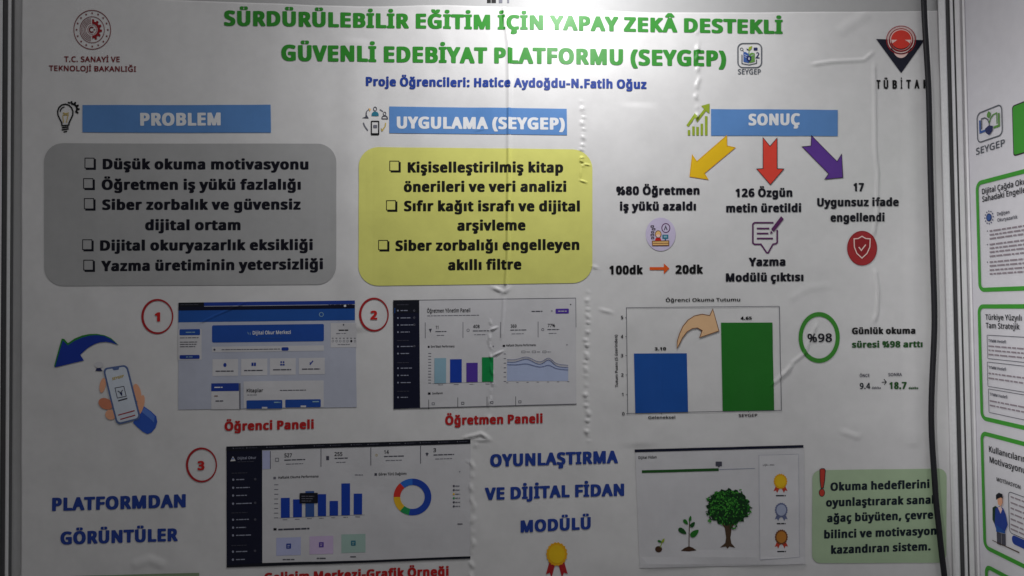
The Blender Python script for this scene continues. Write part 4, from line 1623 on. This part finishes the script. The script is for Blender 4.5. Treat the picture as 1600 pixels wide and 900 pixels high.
for q in ((965, 470, 22, 11, 35, 'leafb'), (1021, 480, 24, 13, -40, 'leafa'), (980, 428, 15, 8, 50, 'leafa'), (1012, 440, 15, 9, -50, 'leafb'), (1001, 412, 13, 6, -80, 'leafa')):
    leaf(k, *q, 4)
k.build('seedling', pn)
k = Ink()
k.ell(z.x(855), z.y(553), 5.4, 4.8, 'soil', 3, 24)
k.line(z((862, 545), (868, 530), (869, 520)), 1.2, 'lime', 3)
leaf(k, 860, 517, 10, 5, 20, 'leafa', 4)
leaf(k, 876, 513, 11, 5, -60, 'lime', 4)
k.build('sprouting_seed', pn)

# ---- green box under the cable
o = textbox(quad_rr(1268, 1477, 734, 731, 879, 878, 13), 'greenbox', [
    ('Okuma hedeflerini', (1296, 766.2), (1450, 761.5), 13.0), ('oyunlaştırarak sanal', (1289.3, 790.8), (1457, 785.8), 13.0),
    ('ağaç büyüten, çevre', (1291, 815.3), (1455.8, 809.2), 13.0), ('bilinci ve motivasyon', (1286.7, 840.8), (1461, 834.2), 13.0),
    ('kazandıran sistem.', (1297.3, 864.6), (1452, 858.5), 13.0)], 'inkgreen', 'rounded pale green text box at the lower right under the cable')
k = Ink()
k.outlined([(1279.5, 733), (1282, 731.2), (1286.5, 731.4), (1288.3, 734), (1287, 750), (1285, 761.5), (1281.5, 761.8), (1279.8, 750)], 'ribbon', 'outline', 1.0, 2)
k.ell(1282.8, 768.8, 4.8, 6.4, 'outline', 2, 24)
k.ell(1282.8, 768.8, 3.9, 5.4, 'ribbon', 3, 24)
k.build('exclamation_mark', o)
k = Ink()
k.poly([(84, 901.5), (120, 899.4), (313.5, 893.4), (313.5, 1000), (84, 1000)], 'dullgreen', 1)
k.build('text_box', PO, 'dark green box at the bottom left, cut by the picture edge')

# ------------------------------------------------------------------ black cable hanging in front of the poster
cp = [(1441.5, -70), (1442, -30), (1443.5, 0), (1444.5, 30), (1446.5, 62), (1449.5, 110), (1451.5, 150), (1452.5, 200), (1453.5, 260), (1455.5, 330), (1457.2, 390), (1458.8, 440), (1460.2, 485),
      (1460.2, 515), (1458.6, 550), (1456.6, 590), (1454.8, 640), (1455.6, 680), (1458.2, 720), (1460.6, 752), (1462.6, 785), (1465.2, 808), (1467.6, 828), (1470.4, 858), (1474.8, 892), (1479, 930), (1482, 980), (1483, 1060)]
cv = bpy.data.curves.new('power_cable', 'CURVE')
cv.dimensions = '3D'
cv.bevel_depth = 0.0028
cv.bevel_resolution = 5
sp = cv.splines.new('NURBS')
sp.points.add(len(cp) - 1)
for p, (x, y) in zip(sp.points, cp):
    q = wallpt(x, y, -0.0085)
    p.co = (q.x, q.y, q.z, 1)
sp.use_endpoint_u = True
sp.order_u = 4
sp.resolution_u = 8
tmp = bpy.data.objects.new('tmp', cv)
COL.objects.link(tmp)
dg = bpy.context.evaluated_depsgraph_get()
dg.update()
me = bpy.data.meshes.new_from_object(tmp.evaluated_get(dg))
bpy.data.objects.remove(tmp)
me.materials.clear()
me.materials.append(mat('black_rubber', (30, 30, 36), rough=0.5, bump=0.05, spec=0.3))
for p in me.polygons:
    p.use_smooth = True
cable = bpy.data.objects.new('power_cable', me)
COL.objects.link(cable)
tag(cable, 'black cable hanging down over the right side of the big poster', 'cable')

# ------------------------------------------------------------------ the side poster with green framed boxes
s0 = sidept(1520, 450)[0]
S1_ = 0.56
v = [CORNER + SDIR * s + SNOR * 0.0008 for s in (s0, S1_)]
v2 = [CORNER + SDIR * s + SNOR * 0.0022 for s in (s0, S1_)]
zb, zt = 1.0, 1.95
verts = [(v[0].x, v[0].y, zb), (v[1].x, v[1].y, zb), (v[1].x, v[1].y, zt), (v[0].x, v[0].y, zt), (v2[0].x, v2[0].y, zb), (v2[1].x, v2[1].y, zb), (v2[1].x, v2[1].y, zt), (v2[0].x, v2[0].y, zt)]
spo = mesh_obj('information_poster', verts, [(4, 5, 6, 7), (0, 3, 2, 1), (0, 1, 5, 4), (1, 2, 6, 5), (2, 3, 7, 6), (3, 0, 4, 7)], [ink('sidepaper')])
tag(spo, 'white poster with green framed boxes on the side wall at the right', 'poster')
T = sidept


def scap(px, py, c):
    return T(px, py)[1] - T(px, py + c)[1]


def stext(k, body, px, py, cap, mt, L=3, font='I'):
    p = T(px, py)
    k.text(body, p, None, scap(px, py, cap), mt, L, font)


def sgreek(k, px, py, w, mt='greekrose', h=.0016, L=3, seed=0):
    s, zz = T(px, py)
    rnd = random.Random(int(px * 31 + py * 17) + seed)
    e_ = s + w
    while s < e_:
        q = rnd.uniform(.003, .011)
        k.rect(s, zz - h / 2, min(s + q, e_), zz + h / 2, mt, L)
        s += q + .0014


# logo
z = Zm(1500, 150, 8.18)
tl, br = T(*z(250, 215)), T(*z(578, 545))
sa, sb, zu, zd = T(*z(250, 400))[0], T(*z(580, 330))[0], T(*z(250, 222))[1], T(*z(268, 608))[1]
lw, lh = sb - sa, zu - zd
N = lambda u, v: (sa + lw * u, zu - lh * v)
k = Ink(Side)
k.rring(sa, zd, sb, zu, lw * .16, lw * .035, 'logogrey', 2, n=8)
lg = k.build('book_logo', spo)
k = Ink(Side)
k.line([N(.16, .30), N(.13, .30), N(.13, .66), N(.36, .66)], lw * .06, 'slate', 2)
k.line([N(.84, .30), N(.87, .30), N(.87, .66), N(.66, .66)], lw * .06, 'logogreen', 2)
k.line([N(.2, .58), N(.2, .24), N(.34, .25), N(.45, .34), N(.5, .48), N(.5, .58)], lw * .035, 'logogrey', 3)
k.line([N(.8, .58), N(.8, .24), N(.66, .25), N(.55, .34), N(.5, .48)], lw * .035, 'logogreen', 3)
k.build('book', lg)
k = Ink(Side)
k.poly([N(.5, .08), N(.57, .16), N(.57, .24), N(.5, .32), N(.43, .24), N(.43, .16)], 'logogreen', 4)
k.build('leaf', lg)
k = Ink(Side)
k.poly([N(.5, .54), N(.65, .6), N(.63, .74), N(.5, .86), N(.37, .74), N(.35, .6)], 'logonavy', 5)
k.build('shield', lg)
k = Ink(Side)
p0 = T(*z(240, 755))
p1 = T(*z(612, 668))
k.text('SEYGEP', p0, (p1[0], p0[1]), scap(1529, 240, 10.6), 'logogrey', 2, 'I')
k.build('lettering', lg)

# green title block
k = Ink(Side)
p0, p1 = T(1585.5, 165.5), T(1588, 244.5)
k.rrect(p0[0], p1[1], S1_ - .012, p0[1], .003, 'outline', 1)
k.rrect(p0[0] + .0012, p1[1] + .0012, S1_ - .0132, p0[1] - .0012, .0025, 'sidegreen', 2)
k.build('title_block', spo)


def frame(px0, py0, px1, py1, label):
    """green rounded frame from its top left and bottom left corner pixels, running out of the picture to the right"""
    a_, b_ = T(px0, py0), T(px1, py1)
    k = Ink(Side)
    k.rring(a_[0], b_[1], S1_ - .012, a_[1], .0085, .0042, 'sidegreen', 2, n=8)
    return k.build('framed_box', spo, label)


# box 1
f1 = frame(1528.6, 284, 1531.5, 456.3, 'upper green framed box')
k = Ink(Side)
stext(k, 'Dijital Çağda Okuma ve', 1539, 303.6, 8.6, 'ink')
stext(k, 'Sahadaki Engeller', 1539.4, 315.6, 8.6, 'ink')
k.build('box_heading', f1)
k = Ink(Side)
c = T(1550, 339.6)
for i in range(12):
    t = R(i * 30)
    k.ell(c[0] + .0062 * math.cos(t), c[1] + .0062 * math.sin(t), .0008, .0008, 'logonavy', 3, 8)
k.ell(c[0], c[1], .0038, .0038, 'slate', 3, 20)
k.ring(c[0], c[1], .0040, .0040, .0008, .0008, 'logonavy', 4, 20)
k.build('gear_icon', f1)
k = Ink(Side)
stext(k, 'Değişen', 1562.8, 337, 5.4, 'greekdark')
stext(k, 'Okuryazarlık', 1563.2, 346.6, 5.4, 'greekdark')
for i, y in enumerate((361, 367, 373, 382, 388, 394, 400.5, 409.5, 415.5, 422, 428)):
    sgreek(k, 1551, y, .060 if i in (2, 6, 10) else .13)
for y in (361, 382, 409.5):
    p = T(1547.5, y)
    k.ell(p[0], p[1], .0007, .0007, 'greekdark', 3, 8)
k.build('box_text', f1)
# box 2
f2 = frame(1531.6, 475.5, 1537, 656, 'middle green framed box')
k = Ink(Side)
stext(k, 'Türkiye Yüzyılı', 1544.3, 499.6, 8.6, 'ink')
stext(k, 'Tam Stratejik', 1545, 512.6, 8.6, 'ink')
k.build('box_heading', f2)
for (x0, y0, x1, y1, ty, rows) in ((1546.6, 523, 1548, 560.6, 534.6, (540.5, 547, 553.5)), (1546.8, 565, 1548.4, 604, 576, (583, 590.5)), (1548.6, 607, 1549.6, 644.6, 618, (626, 633))):
    a_, b_ = T(x0, y0), T(x1, y1)
    k = Ink(Side)
    k.rring(a_[0], b_[1], S1_ - .03, a_[1], .001, .0006, 'greekdark', 3, n=3)
    stext(k, 'TYMM Hedefi', x0 + 2.4, ty, 4.6, 'greekdark')
    for i, y in enumerate(rows):
        sgreek(k, x0 + 2.4, y, .09 + .02 * (i % 2), 'greekrose', .0015)
    k.build('inner_card', f2)
# box 3
f3 = frame(1536, 672.5, 1545, 858.5, 'lower green framed box with a drawn student')
k = Ink(Side)
stext(k, 'Kullanıcıların', 1550, 706, 9.6, 'ink')
stext(k, 'Motivasyonu', 1551, 722.6, 9.6, 'ink')
k.build('box_heading', f3)
k = Ink(Side)
stext(k, 'MOTİVASYON', 1562, 751.5, 6.0, 'ink')
a_, b_ = T(1580, 767), T(1583.5, 833)
k.rring(a_[0], b_[1], a_[0] + .10, a_[1], .004, .0007, 'greekdark', 3, n=6)
for y in (776, 785, 793.5, 802, 810.5, 819, 826):
    sgreek(k, 1584, y, .07, 'greekrose', .0015)
p = T(1586, 842)
k.rrect(p[0], p[1] - .0042, p[0] + .07, p[1] + .0042, .004, 'shotnavy', 3)
k.build('speech_bubble', f3)
k = Ink(Side)
z = Zm(1510, 660, 3.755)
Q = lambda *a: [T(*z(x, y)) for x, y in a]
k.poly(Q((195, 640), (198, 712), (222, 722), (222, 650)), 'greekdark', 3)
k.poly(Q((225, 650), (226, 722), (248, 726), (247, 655)), 'greekdark', 3)
k.poly(Q((172, 500), (188, 490), (205, 500), (215, 590), (190, 610), (172, 570)), 'leafd', 4)
k.poly(Q((190, 505), (215, 490), (236, 505), (250, 540), (262, 600), (245, 640), (195, 628), (186, 600)), 'shotnavy', 5)
k.poly(Q((205, 498), (222, 492), (232, 510), (222, 535)), 'rosy', 6)
k.poly(Q((195, 600), (195, 640), (247, 652), (247, 640)), 'shotmid', 6)
k.poly(Q((203, 450), (210, 438), (230, 440), (234, 470), (222, 492), (206, 480)), 'skin', 6)
k.poly(Q((196, 455), (195, 425), (212, 412), (232, 420), (236, 446), (224, 440), (208, 446)), 'ink', 7)
k.poly(Q((168, 688), (172, 694), (330, 768), (330, 760)), 'trunk', 4)
k.build('student_drawing', f3)
# box 4
f4 = frame(1543, 880, 1552, 1010, 'lowest green framed box, cut by the picture edge')
